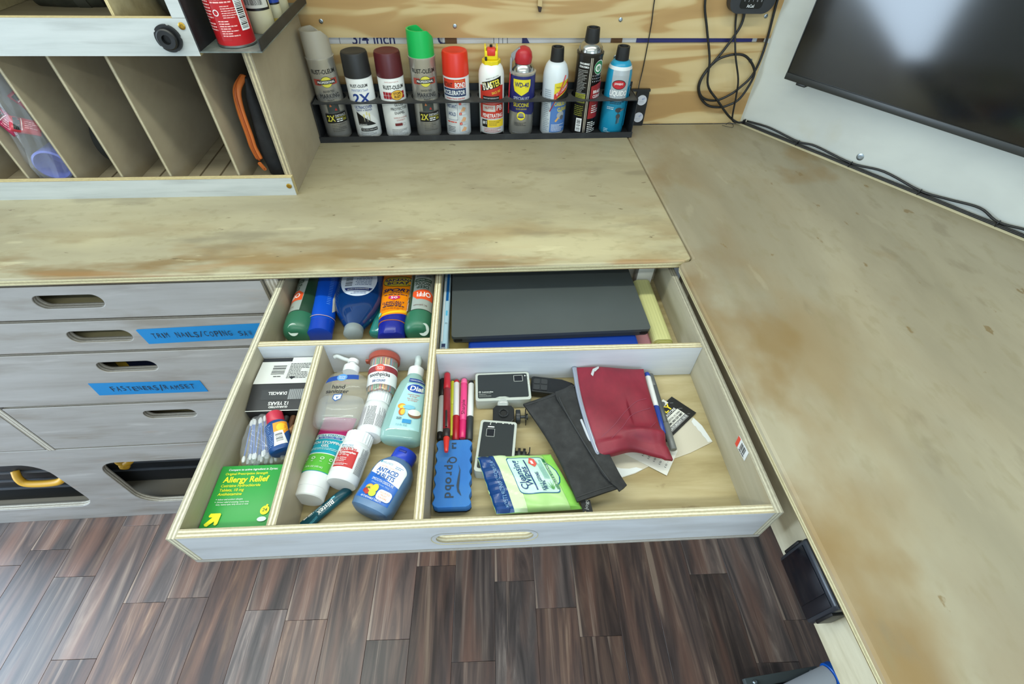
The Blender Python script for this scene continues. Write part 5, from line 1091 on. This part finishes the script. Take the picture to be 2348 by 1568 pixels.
# soft things: quad pillows
def pillow(name, q, z0, hgt, mat, parent, nu=28, nv=20, edge=.5, wob=None, ex=.5):
    """soft slab over four corners (drawer coordinates), thickest in the middle"""
    (ax_, ay_), (bx_, by_), (cx_, cy_), (dx_, dy_) = q
    def P(s, v):
        x = (ax_ * (1 - s) + bx_ * s) * v + (dx_ * (1 - s) + cx_ * s) * (1 - v); y = (ay_ * (1 - s) + by_ * s) * v + (dy_ * (1 - s) + cy_ * s) * (1 - v)
        return x, y
    def top(s, v):
        x, y = P(s, v); e = max(0, 4 * s * (1 - s)) ** ex * max(0, 4 * v * (1 - v)) ** ex; zz = hgt * (edge + (1 - edge) * e)
        if wob: zz += wob(s, v)
        return (x, y, z0 + zz)
    v_ = [top(i / nu, j / nv) for j in range(nv + 1) for i in range(nu + 1)]; n_ = len(v_)
    v_ += [(*P(i / nu, j / nv), z0) for j in range(nv + 1) for i in range(nu + 1)]
    f_ = [(j * (nu + 1) + i, j * (nu + 1) + i + 1, (j + 1) * (nu + 1) + i + 1, (j + 1) * (nu + 1) + i) for j in range(nv) for i in range(nu)]
    f_ += [tuple(n_ + k for k in reversed(g_)) for g_ in f_]
    rim = list(range(nu + 1)) + [j * (nu + 1) + nu for j in range(1, nv + 1)] + [nv * (nu + 1) + i for i in range(nu - 1, -1, -1)] + [j * (nu + 1) for j in range(nv - 1, 0, -1)]
    for a_, b_ in zip(rim, rim[1:] + rim[:1]): f_.append((a_, a_ + n_, b_ + n_, b_))
    o = mesh(name, v_, f_, mat, parent, smooth=True); fixn(o); sharp(o, 60)
    return o, top
t = thing('wipes_pack', 'pale green soft pack of cleansing wipes with a dark blue end seal', 'wipes pack', DM @ Matrix.Translation((.40, .08, .0345)) @ Matrix.Rotation(R(5.5), 4, 'Y') @ Matrix.Translation((-.40, -.08, -.0345)))
q = [(.3875, .1270), (.5040, .1315), (.5420, .0430), (.4150, .0360)]
GRN = noisy('pale_green_film', ['#a4d47e', '#b4dd92', '#c6e6aa'], (9, 9, 9), 4, .2, .3, [.3, .5, .7], .1)
wob = lambda s, v: .0016 * math.sin(s * 21 + v * 5) * math.sin(v * 13 - s * 4) * (1.3 - s) + (.0022 * math.sin(v * 30) if s < .16 else 0)
o, top = pillow('film', q, FZ + .0245, .0150, GRN, t, 40, 26, .10, wob, .45)
pw = Print(t, lambda u, v, d: Vector(top(u, v)) + Vector((0, 0, d + .0004)), step=.02, name='label_print'); DB = C('#123f7d', .25)
pw.rect(.0, .0, .205, 1.0, DB).rect(.205, .0, .36, 1.0, C('#cfe6b4', .3)).rect(.86, 0, 1.0, 1.0, C('#8fd45c', .3))
def rr_uv(u0, u1, v0, v1, r=.03, n=4): return [(a, b) for a, b in rrect(u0, u1, v0, v1, r, n)]
fr_ = rr_uv(.335, .83, .24, .90, .05); pw.poly(fr_, C('#1d5f8a', .3)).poly([(.585 + (a - .585) * .965, .57 + (b - .57) * .955) for a, b in fr_], C('#c3ead8', .3)).poly([(.80, .33), (.88, .42), (.92, .52), (.92, .64), (.88, .74), (.80, .82)], C('#1d5f8a', .3)).poly([(.79, .34), (.87, .43), (.905, .53), (.905, .63), (.87, .73), (.79, .81)], C('#bfe8b8', .3))
pw.text('MOISTURIZING TO FORMULA', .145, .46, .050, C('#7fa8cf', .3), rot=90, w=.80).text('Cleansing', .420, .575, .080, C('#143c74', .3), rot=90, w=.52, bold=.004).text('Wipes', .495, .53, .080, C('#143c74', .3), rot=90, w=.34, bold=.004).rect(.545, .29, .562, .84, C('#1d3f7a', .3)).text('KILLS GERMS', .635, .44, .040, C('#15406e', .3), rot=90, w=.32, bold=.002).text('99.9%', .675, .375, .036, C('#15406e', .3), rot=90, w=.15, bold=.002)
pw.poly([(.60, .78), (.655, .70), (.705, .76), (.70, .86), (.645, .89)], C('#d85a4e', .3)).poly([(.635, .765), (.665, .765), (.665, .83), (.635, .83)], WHITE).fine(.70, .48, .775, .84, 4, C('#5a9a9a', .3), .35, 4, vert=True).rect(.80, .30, .835, .86, C('#2d7a4a', .3)).text('ALOE & VITAMIN E', .8175, .58, .026, WHITE, rot=90, w=.40)
for a_ in (-60, -30, 0, 25, 50): pw.poly([(.745, .30), (.760, .30), (.7525 + .085 * math.sin(R(a_)), .30 + .16 * math.cos(R(a_)))], C('#4f9a4a', .3))
pw.done()
t = thing('seal_pouch', 'flat black cloth pouch with a long flap and a small tag', 'pouch', DM)
q = [(.4660, .2235), (.5545, .2575), (.6050, .0690), (.5330, .0485)]
CLB = noisy('black_nylon', ['#1b1c1d', '#262728', '#313233'], (60, 60, 60), 4, 0, .75, [.3, .5, .7], .1)
o, top2 = pillow('body', q, FZ + .0225, .0085, CLB, t, 26, 34, .45, lambda s, v: .0012 * math.sin(v * 9 + s * 4), .4)
for v in o.data.vertices:   # hollow long side
    a_ = max(0, min(1, (.2235 - v.co.y) / .175)); xl = .466 + .067 * a_; k_ = max(0, 1 - (v.co.x - xl) / .05); v.co.x += .008 * math.sin(a_ * math.pi) * min(1, k_)
q2 = [(.5175, .2435), (.5545, .2590), (.6070, .0690), (.5860, .0605)]
o, top3 = pillow('flap', q2, FZ + .0285, .0052, CLB, t, 12, 34, .75, None, .5)
for v in o.data.vertices:   # rounded flap corners
    a_ = max(0, min(1, (.2512 - v.co.y) / .186)); e_ = max(0, (.14 - a_) / .14, (a_ - .86) / .14); xl = .5175 + .0685 * a_; k_ = max(0, 1 - (v.co.x - xl) / .034); v.co.x += .011 * e_ * e_ * min(1, k_); v.co.z -= .002 * e_ * e_
tube('flap_piping', [Vector(top3(0.02, .93 - k / 14)) + Vector((.004 * abs(k - 6) ** 3 / 216, 0, .0006)) for k in range(13)], .0014, C('#2f3031', .7), t, 8, n=2)
for s_, nm in ((.0, 'seam'), (.97, 'seam')): tube(nm, [Vector(top2(.02 + k * .08, .03 + s_ * .97)) + Vector((0, 0, .0003)) for k in range(12)], .0008, C('#353637', .7), t, 6, n=1)
tg = outline('tag', [(-.008, -.013), (.007, -.014), (.009, .010), (-.006, .012)], .0008, C('#1d1e20', .6), t); tg.location = (.5470, .0430, .0265); tg.rotation_euler = (R(8), R(6), R(12))
p = Print(tg, lambda u, v, d: (u, v, .0004 + d)); p.text('jogi', .001, .004, .0050, C('#b9bcbe', .5), rot=68, w=.014).disc(-.004, -.006, .0014, .0014, C('#9a8a5a', .4, .6), 10); p.done()
t = thing('zip_pouch', 'crimson fabric pouch with a silver-grey zipper and small logo', 'pouch', DM)
MAR = noisy('crimson_nylon', ['#6d1326', '#7d182c', '#8c2034'], (20, 14, 20), 5, .2, .5, [.3, .5, .7], .1)
P0 = [(.5620, .2960), (.6890, .2905), (.6915, .1100), (.5740, .1180)]
def mw(s, v):
    z = .0035 * math.sin(s * 5.5 + v * 3) * math.sin(v * 4.2) + (.004 if v < .12 else 0) * math.sin(s * 7)
    return z - .010 * max(0, s - .8) * 5 * (v < .5) * (.5 - v) + .010 * math.exp(-((v - .13 - .10 * s) / .05) ** 2) * (s > .35) * min(1, (s - .35) * 3)
o, top4 = pillow('body', P0, FZ + .0235, .0215, MAR, t, 40, 44, .35, mw, .5)
for v in o.data.vertices:   # the soft outline: hollow lower edge, pulled-out tip, bowed zipper side
    s = (v.co.x - .562) / .13; y = v.co.y; low = max(0, (.19 - y) / .08)
    v.co.y += low * (.013 * math.exp(-((s - .55) / .25) ** 2) - .002 * (s > .9)); v.co.x += -.0050 * math.sin(max(0, min(1, (y - .11) / .18)) * math.pi) * (s > .6) * s
    v.co.x -= .006 * math.sin(max(0, min(1, (y - .12) / .17)) * math.pi) * (1 - s) * (s < .5)
def zpt(v, dz, s=.012):
    x, y, z = top4(s, v); low = max(0, (.19 - y) / .08)
    return (x - .006 * math.sin(max(0, min(1, (y - .12) / .17)) * math.pi) * (1 - s), y + low * .013 * math.exp(-((s - .55) / .25) ** 2), z + dz)
tube('zipper_tape', [zpt(1.01 - k / 9, -.0005) for k in range(10)], .0046, C('#8c93a3', .5), t, 8, ry=.0024)
tube('zipper_teeth', [zpt(1.0 - k / 9.2, .0022) for k in range(10)], .0010, C('#b9bec8', .35, .6), t, 6)
tube('zipper_pull', [(.5580, .1830, .0445), (.5605, .1700, .0445), (.5650, .1500, .0430), (.5690, .1370, .0400)], .0022, C('#b9bcc2', .4), t, 8)
pm = Print(t, lambda u, v, d: (.5990 + u, .2820 + v, FZ + .0200 + .0205 + d), step=.003, name='logo'); LGY = C('#b5babc', .4)
def surf(u, v, d):
    s = u; return Vector(top4(s, v)) + Vector((0, 0, d + .0006))
pm = Print(t, surf, step=.02, name='logo'); pm.poly([(.245, .945), (.345, 1.0 - .012), (.335, .955), (.265, .905)], LGY).poly([(.195, .875), (.245, .945), (.27, .93), (.215, .845)], LGY); pm.done()
for pts in ([(.10, .16), (.30, .27), (.50, .42), (.70, .54), (.86, .58)], [(.18, .12), (.40, .25), (.60, .40), (.88, .48)], [(.60, .22), (.72, .23), (.90, .34)]):
    tube('stitching', [Vector(top4(a, b)) + Vector((0, 0, .0004)) for a, b in smoothpath([(x, y, 0) for x, y in pts], 8) and [(q_.x, q_.y) for q_ in smoothpath([(x, y, 0) for x, y in pts], 8)]], .00035, C('#94495c', .6), t, 5, n=1)
pen('white pen with blue ends half covered by the crimson pouch', (.6925, .1620), (.6975, .2900), FZ + .0165, .0058, [('cap', 0, .42, .95, 1.08, C('#1f3f9c', .35)), ('barrel', .42, .93, 1, 1, MW), ('end_plug', .93, 1.0, .9, .8, C('#1f3f9c', .35))], cat='pen', group='pens beside the crimson pouch')
pen('grey translucent pen lying over the business cards', (.7030, .1330), (.7045, .2880), FZ + .0145, .0058, [('cap', 0, .32, 1.0, 1.06, C('#6a6d6c', .35)), ('barrel', .32, .82, .9, .95, C('#4a4d4d', .35)), ('grip', .82, 1.0, .98, .9, C('#565958', .35))], cat='pen', group='pens beside the crimson pouch')
def sheet(name, label, cat, pts, z, mat, th=.0005):
    t = outline(name, pts, th, mat); t.matrix_world = DM @ Matrix.Translation((0, 0, z + th / 2)); tag(t, label, cat); return t
PAPER = C('#c9c3b2', .7); CARD = C('#dcdcd4', .5)
rg = random.Random(4)
env = [(.762, .2015), (.7715, .1850), (.7790, .1530), (.770, .1490), (.735, .1340), (.708, .1255), (.672, .118), (.636, .1015), (.6020, .0920), (.585, .1255), (.65, .19), (.72, .21)]
t = sheet('envelope', 'torn cream envelope with a white inner edge under the cards', 'envelope', env, FZ + .0004, PAPER, .0008)
p = Print(t, lambda u, v, d: (u, v, .0004 + d)); torn = [(.7555, .1935), (.7575, .1850), (.7600, .1835), (.7615, .1760), (.7650, .1715), (.7660, .1650), (.7690, .1600), (.7705, .1525), (.7785, .1535), (.7710, .1845), (.7615, .2005)]
p.poly(torn, C('#dfe3e3', .6)); p.done('torn_edge')
p = Print(t, lambda u, v, d: (u, v, .0004 + d)); p.poly([(.6020, .0930), (.636, .1025), (.650, .1085), (.640, .1120), (.628, .1100), (.615, .1110), (.604, .1150), (.592, .1150)], C('#dfe3e3', .6)); p.done('torn_edge')
t = sheet('receipt_card', 'white printed card sticking out below the crimson pouch', 'card', [(.7150, .1380), (.6850, .0955), (.6250, .1370), (.654, .180)], FZ + .0016, CARD)
p = Print(t, lambda u, v, d: (u, v, .00025 + d))
for k in range(5): p.text('10 - 3', .6850 - .06 * (.10 + k * .13) + .030 * .42, .0955 + .0415 * (.10 + k * .13) + .0425 * .42, .0028, C('#4a4c50', .5), rot=55, w=.020)
p.done()
t = sheet('business_card', 'plain black business card under the yellow lettered card', 'card', [(.7355, .2460), (.7690, .2100), (.6960, .1510), (.662, .187)], FZ + .0026, C('#1a1a1a', .35))
p = Print(t, lambda u, v, d: (u, v, .00025 + d)); p.rect(.728, .2315, .734, .2322, GREYPRINT).rect(.740, .2195, .747, .2202, GREYPRINT).rect(.752, .2080, .757, .2085, GREYPRINT); p.done()
t = sheet('business_card', 'white business card with yellow lettering on a black band', 'card', [(.7180, .2400), (.7530, .2030), (.6840, .1470), (.649, .184)], FZ + .0034, CARD)
O, UX, UY = Vector((.684, .147)), Vector((.069, .056)).normalized(), Vector((-.035, .037)).normalized()
def cf(u, v, d): q_ = O + UX * u + UY * v; return (q_.x, q_.y, .00025 + d)
p = Print(t, cf); YB = C('#ecd42f', .4); p.rect(0, 0, .0888, .0075, C('#77787a', .5)).text('- SATURDAY 10-3', .062, .0038, .0040, WHITE, w=.050).text('MONDAY', .012, .0038, .0040, WHITE, w=.020).rect(.022, .0225, .0888, .0400, BLACK).text('SUPPLY', .056, .0345, .0110, YB, w=.060, bold=.0010).text('SUPERSTORE', .066, .0255, .0040, WHITE, w=.040, bold=.0002)
p.text('CHARLESTON, SC 29406', .064, .0165, .0032, INK, w=.044).text('.COM | 843 529 2887', .064, .0112, .0036, INK, w=.044, bold=.0002).disc(.074, .0455, .0100, .0048, C('#55575a', .5)).disc(.040, .0455, .0095, .0048, C('#55575a', .5)).disc(.012, .014, .006, .006, C('#6a6c70', .5)).rect(.056, .0425, .060, .0490, INK); p.done()
st = box('price_sticker', -.0004, .0004, -.016, .016, -.0095, .0095, C('#dfe2e2', .5)); st.matrix_world = DM @ Matrix.Translation((.7853, .1040, .0745)) @ Matrix.Rotation(R(-8), 4, 'X'); tag(st, 'white barcode sticker with a red corner on the inner drawer side', 'sticker')
p = Print(st, lambda u, v, d: (-.0004 - d, -u, v)); p.rect(-.016, -.0095, -.009, .0095, C('#d8402c', .45)).bars(-.004, -.004, .010, .008, 12, INK).fine(-.004, -.008, .012, -.005, 1, INK, .6); p.done()

# --- back left compartment: bottles lying cap to the front
CANG = C('#23402f', .3)
def bugspray(label, X, Y, a, roll, zc=.0395, bx=0, by=-.007):
    t = thing('bug_spray', label, 'spray can', lying(X, Y, zc, a, 0, roll), 'bug spray cans in the drawer')
    rr_ = .0275; lathe('body', [(rr_ * .93, 0), (rr_, .003), (rr_, .138), (rr_ * .96, .141)], CANG, t, 40)
    GC = C('#2c6b50', .35); lathe('cap', [(.0272, .1395), (.0285, .141), (.0290, .156), (.0285, .168), (.0260, .178), (.0215, .184), (.0150, .1865)], GC, t, 40)
    o = loft('spray_button', [(0, .0105, .0125, 2.0), (.0032, .0100, .0120, 2)], C('#c3d2c9', .6), t, 26, Matrix.Rotation(R(-roll), 4, 'Z') @ Matrix.Translation((bx, by, .1800)) @ Matrix.Rotation(R(38), 4, 'X'))
    p = Print(t, cyl_f(rr_)); SG = C('#9fa8a2', .3); og = C('#e2572b', .4)
    p.rect(-.022, .006, .022, .138, SG).poly([(-.022, .020), (-.016, .010), (-.010, .022), (-.002, .008), (.006, .021), (.014, .009), (.022, .020), (.022, .004), (-.022, .004)], CANG)
    p.text('OFF!', .004, .093, .0150, og, w=.034, bold=.001).poly([(-.021, .110), (.012, .110), (.022, .098), (.022, .085), (-.010, .080), (-.021, .090)], og).text('OFF!', -.001, .0955, .0125, WHITE, w=.028, bold=.0008, rot=4).text('DEEP', .003, .074, .0085, CANG, w=.024, bold=.0005).text('WOODS', .003, .063, .0085, CANG, w=.032, bold=.0005).rect(-.014, .048, .020, .057, CANG).text('INSECT REPELLENT', .003, .0525, .0035, C('#cfd6d0', .4), w=.030).fine(-.012, .034, .018, .042, 2, INK, .35).text('SC Johnson', .004, .128, .0042, C('#6b3a34', .5), w=.026)
    LGn = C('#8fa89a', .4); p.fine(.028, .016, .052, .096, 17, LGn, .4, 4).rect(.032, .099, .046, .108, C('#9fb0a4', .4)).fine(.030, .110, .050, .134, 6, WHITE, .4, 6); p.done()
bugspray('green bug-spray can turned to its small print, against the drawer side', .0430, .5740, 182, 42, bx=.002, by=-.0165)
bugspray('green bug-spray can with an orange badge, against the long divider', .2760, .5700, 180, -14, bx=-.012, by=-.0130)
t = thing('lotion_bottle', 'royal-blue lotion bottle lying cap forward beside the bug spray', 'bottle', lying(.0895, .3925, .0370, 4, 3, 20))
ls = [(.030, .0235, .0215, 2.2), (.045, .0230, .0210, 2.3), (.07, .0225, .0190, 2.5), (.15, .0235, .0150, 2.6), (.18, .0240, .0120, 2.6)]
lathe('cap', [(.0200, 0), (.0228, .0015), (.0232, .030), (.0220, .031)], C('#0b3fb0', .3), t, 40); loft('body', ls, C('#0d4fc4', .3), t)
p = Print(t, skin_f(ls)); p.poly([(.014, .05), (.030, .07), (.040, .17), (.018, .17), (.010, .085)], C('#c9c6b8', .4)).fine(.018, .075, .034, .16, 12, INK, .5, 3)
for k in range(16): p.rect(.001, .07 + k * .005, .006, .0712 + k * .005, C('#5d92e0', .4))
p.rect(-.05, .034, .05, .0355, C('#c2a0a0', .4)); p.done()
t = thing('dish_soap', 'translucent deep-blue dish soap bottle with an oval white back label', 'bottle', lying(.1450, .5740, .0400, 182.5, 0, 0))
BLU = C('#08356e', .06, alpha=.80, spec=1.0)
dsx = [(0, .040, .022, 2.6), (.004, .045, .027, 2.8), (.03, .0475, .029, 2.8), (.075, .0485, .029, 2.7), (.105, .045, .028, 2.5), (.130, .0365, .025, 2.3), (.150, .0255, .0215, 2.1), (.164, .018, .018, 2), (.168, .0165, .0165, 2)]
loft('bottle', dsx, BLU, t)
p = Print(t, flat_f(dsx)); lf = C('#c9d2e0', .35)
ov = [(-.030, .020), (.018, .012), (.033, .030), (.034, .060), (.024, .088), (.004, .102), (-.018, .100), (-.033, .080), (-.037, .048)]
ovs = [(q_.x, q_.y) for q_ in smoothpath([(a, b, 0) for a, b in ov] + [(ov[0][0], ov[0][1], 0)], 4)][:-1]
p.poly(ovs, lf).fine(-.028, .030, .004, .072, 9, C('#4f6288', .4), .4, 4).bars(.010, .046, .024, .072, 12, INK, vert=True).poly([(-.031, .080), (.024, .078), (.020, .086), (-.026, .088)], C('#1c2c66', .4)).text('DISHWASHING LIQUID', -.003, .0830, .0036, WHITE, w=.042).rect(-.018, .022, -.006, .033, C('#6a7fa8', .4)).fine(-.020, .090, .010, .097, 2, C('#4f6288', .4), .4); p.done()
lathe('cap', [(.0172, .166), (.0180, .1675), (.0180, .181), (.0150, .184), (.0080, .188)], C('#8d9798', .3), t, 32)
t = thing('sunscreen_tube', 'orange sunscreen tube with a dark blue cap and yellow wave', 'tube', lying(.2260, .3795, .0375, .9, 5, 0))
sx_ = [(.030, .0270, .0230, 2.3), (.06, .0278, .0205, 2.2), (.10, .0290, .0150, 2.2), (.15, .0305, .0075, 2.2), (.185, .0315, .0015, 3)]
loft('cap', [(0, .0225, .0185, 2.3), (.002, .0250, .0210, 2.4), (.028, .0262, .0222, 2.4), (.0305, .0255, .0215, 2.3)], C('#12208a', .3), t); loft('body', sx_, C('#f08a0c', .35), t)
p = Print(t, skin_f(sx_)); DBL = C('#1c2050', .4); OLV = C('#8a7a1c', .4)
p.rect(-.05, .0305, .05, .040, C('#12208a', .3)).poly([(-.030, .040), (.030, .040), (.030, .052), (.010, .047), (-.012, .043)], C('#12208a', .3)).poly([(-.030, .043), (-.012, .046), (.010, .050), (.030, .055), (.030, .064), (.008, .056), (-.012, .050), (-.030, .049)], C('#f6bf1c', .35))
p.disc(.003, .146, .024, .017, C('#2c2c10', .4)).disc(.003, .146, .0225, .0155, C('#b09a2a', .4)).text('BANANA', .003, .1510, .0078, DBL, w=.038, bold=.0010).text('BOAT.', .003, .1405, .0078, DBL, w=.030, bold=.0010).text('SPORT', .001, .1175, .0095, DBL, w=.040, bold=.0012, shear=.25).text('ULTRA', .002, .1085, .0042, DBL, w=.016).fine(-.016, .1015, .020, .1050, 1, DBL, .5).poly([(-.007, .0985), (.007, .0985), (.008, .092), (0, .086), (-.008, .092)], C('#cf2f6a', .4)).text('50', 0, .0935, .0062, WHITE, w=.0085, bold=.0003)
p.text('CLINICALLY', -.001, .0795, .0052, DBL, w=.036, bold=.0002).text('PROVEN', -.001, .0730, .0052, DBL, w=.026, bold=.0002).fine(-.017, .0655, .018, .0700, 1, DBL, .5).fine(-.020, .0580, .018, .0640, 2, C('#a85a10', .4), .4).disc(-.023, .0500, .0055, .0050, C('#7fc4b0', .4)); p.done()
t = thing('clear_bottle', 'small teal clear bottle wedged between the dish soap and the sunscreen', 'bottle', lying(.1900, .4050, .0235, -6, 0, 0))
loft('body', [(0, .010, .008, 2.4), (.003, .013, .011, 2.6), (.07, .0135, .0115, 2.6), (.085, .008, .008, 2.2)], C('#2f9a94', .08, alpha=.7, spec=.8), t); lathe('cap', [(.0085, .084), (.0085, .097), (.0060, .099)], C('#d8dedd', .4), t, 20)

# --- back right compartment: laptop, folders and pads
t = thing('laptop', 'closed matte grey laptop lying on folders in the drawer', 'laptop', at(.5270, .4710, .0445, 1.4))
LP = noisy('grey_anodised', ['#3f4545', '#454b4b', '#4a5050'], (3, 3, 3), 3, 0, .5, [.3, .5, .7])
o = outline('lid', rrect(-.188, .188, -.108, .110, .007, 5), .0075, LP, t, bev=.0022); o.location.z = .0142
outline('base', rrect(-.186, .186, -.106, .108, .007, 5), .0090, C('#3b4040', .5), t, bev=.002).location.z = .0048
for x in (-.176, .176): box('corner_vent', x - .0075, x + .0075, -.1085, -.1045, .0050, .0130, C('#0c0d0d', .6), t, bev=.001)
def ringy(t_, x, y0, y1, z0, z1, mat): box('spine_band', x - .0012, x + .0012, y0, y1, z0, z1, mat, t_, bev=.0004)
t = thing('binder', 'royal-blue plastic binder under the laptop with a clear label pocket on its spine', 'binder', DM)
box('cover', .372, .694, .322, .560, .0245, .0440, C('#143a96', .3), t, bev=.006, seg=3); box('label_pocket', .505, .610, .3195, .3225, .0280, .0405, C('#1d4396', .25), t, bev=.0008)
for x in (.502, .613): ringy(t, x, .3190, .3230, .0275, .0410, C('#5a74b8', .3))
def flatpad(name, label, cat, x0, x1, y0, y1, z0, z1, mat, bev=.0008): o = box(name, x0, x1, y0, y1, z0, z1, mat, bev=bev); o.matrix_world = DM @ Matrix.Translation(o.location); return tag(o, label, cat)
flatpad('envelope', 'manila envelope peeking out under the laptop corner', 'envelope', .334, .410, .316, .52, .0195, .0240, C('#b9a45e', .6))
flatpad('pink_folder', 'pink paper folder below the blue binder', 'folder', .415, .7330, .318, .566, .0125, .0190, C('#b98088', .6))
t = thing('legal_pad', 'yellow lined legal pad rolled up beside the laptop', 'notepad', DM)
LGP = C('#cfcf90', .6)
for k in range(5):
    w = .040 - k * .0035; hgt = .024 - k * .0042
    pts = [(x, z) for x, z in rrect(-w / 2, w / 2, -hgt / 2, hgt / 2, hgt * .45, 5)]
    if k == 0: o = outline('outer_sheet', pts, .178, LGP, t, plane='XZ'); o.location = (.7480, .455, FZ + .0125)
    else: o = outline('sheet_edge', pts, .0010, C('#b5b560', .6) if k % 2 else LGP, t, plane='XZ'); o.location = (.7490 + k * .0008, .3657 - k * .0006, FZ + .0120 + k * .0003)
p = Print(t, lambda u, v, d: (.7480 + u, .455 + v, FZ + .0245 + d), name='ruled_lines')
for x in (-.008, -.002, .004, .010): p.rect(x, -.088, x + .0004, .088, C('#bdbf88', .6))
p.done()
t = thing('supply_bag', 'slim white and blue plastic packet standing beside the laptop', 'packet', DM)
bgp = [(.3205, .323), (.3225, .331), (.335, .331), (.335, .56), (.3205, .56)]
box('packet', .3205, .3350, .322, .565, FZ + .0003, .0600, C('#a9c4d2', .35), t, bev=.004, seg=3)
p = Print(t, lambda u, v, d: (.32775 + u, v, .0600 + d)); p.rect(-.0035, .322 + .004, .0035, .345, C('#14264e', .35)).rect(-.0010, .345, .0042, .46, C('#a9cbdc', .35)).rect(-.0004, .46, .0046, .56, C('#0d5a9c', .35)).rect(.001, .418, .0042, .432, C('#4fb0d8', .35)).text('D', .0028, .397, .004, INK).text('HDX', .000, .334, .004, WHITE, w=.006).rect(-.0045, .35, -.0020, .52, C('#d5dadd', .35)); p.done()
flatpad('paper_box', 'small white paper box in the far corner of the drawer beside the legal pad', 'box', .738, .772, .550, .5725, FZ + .0003, .066, C('#d9d9d2', .5))
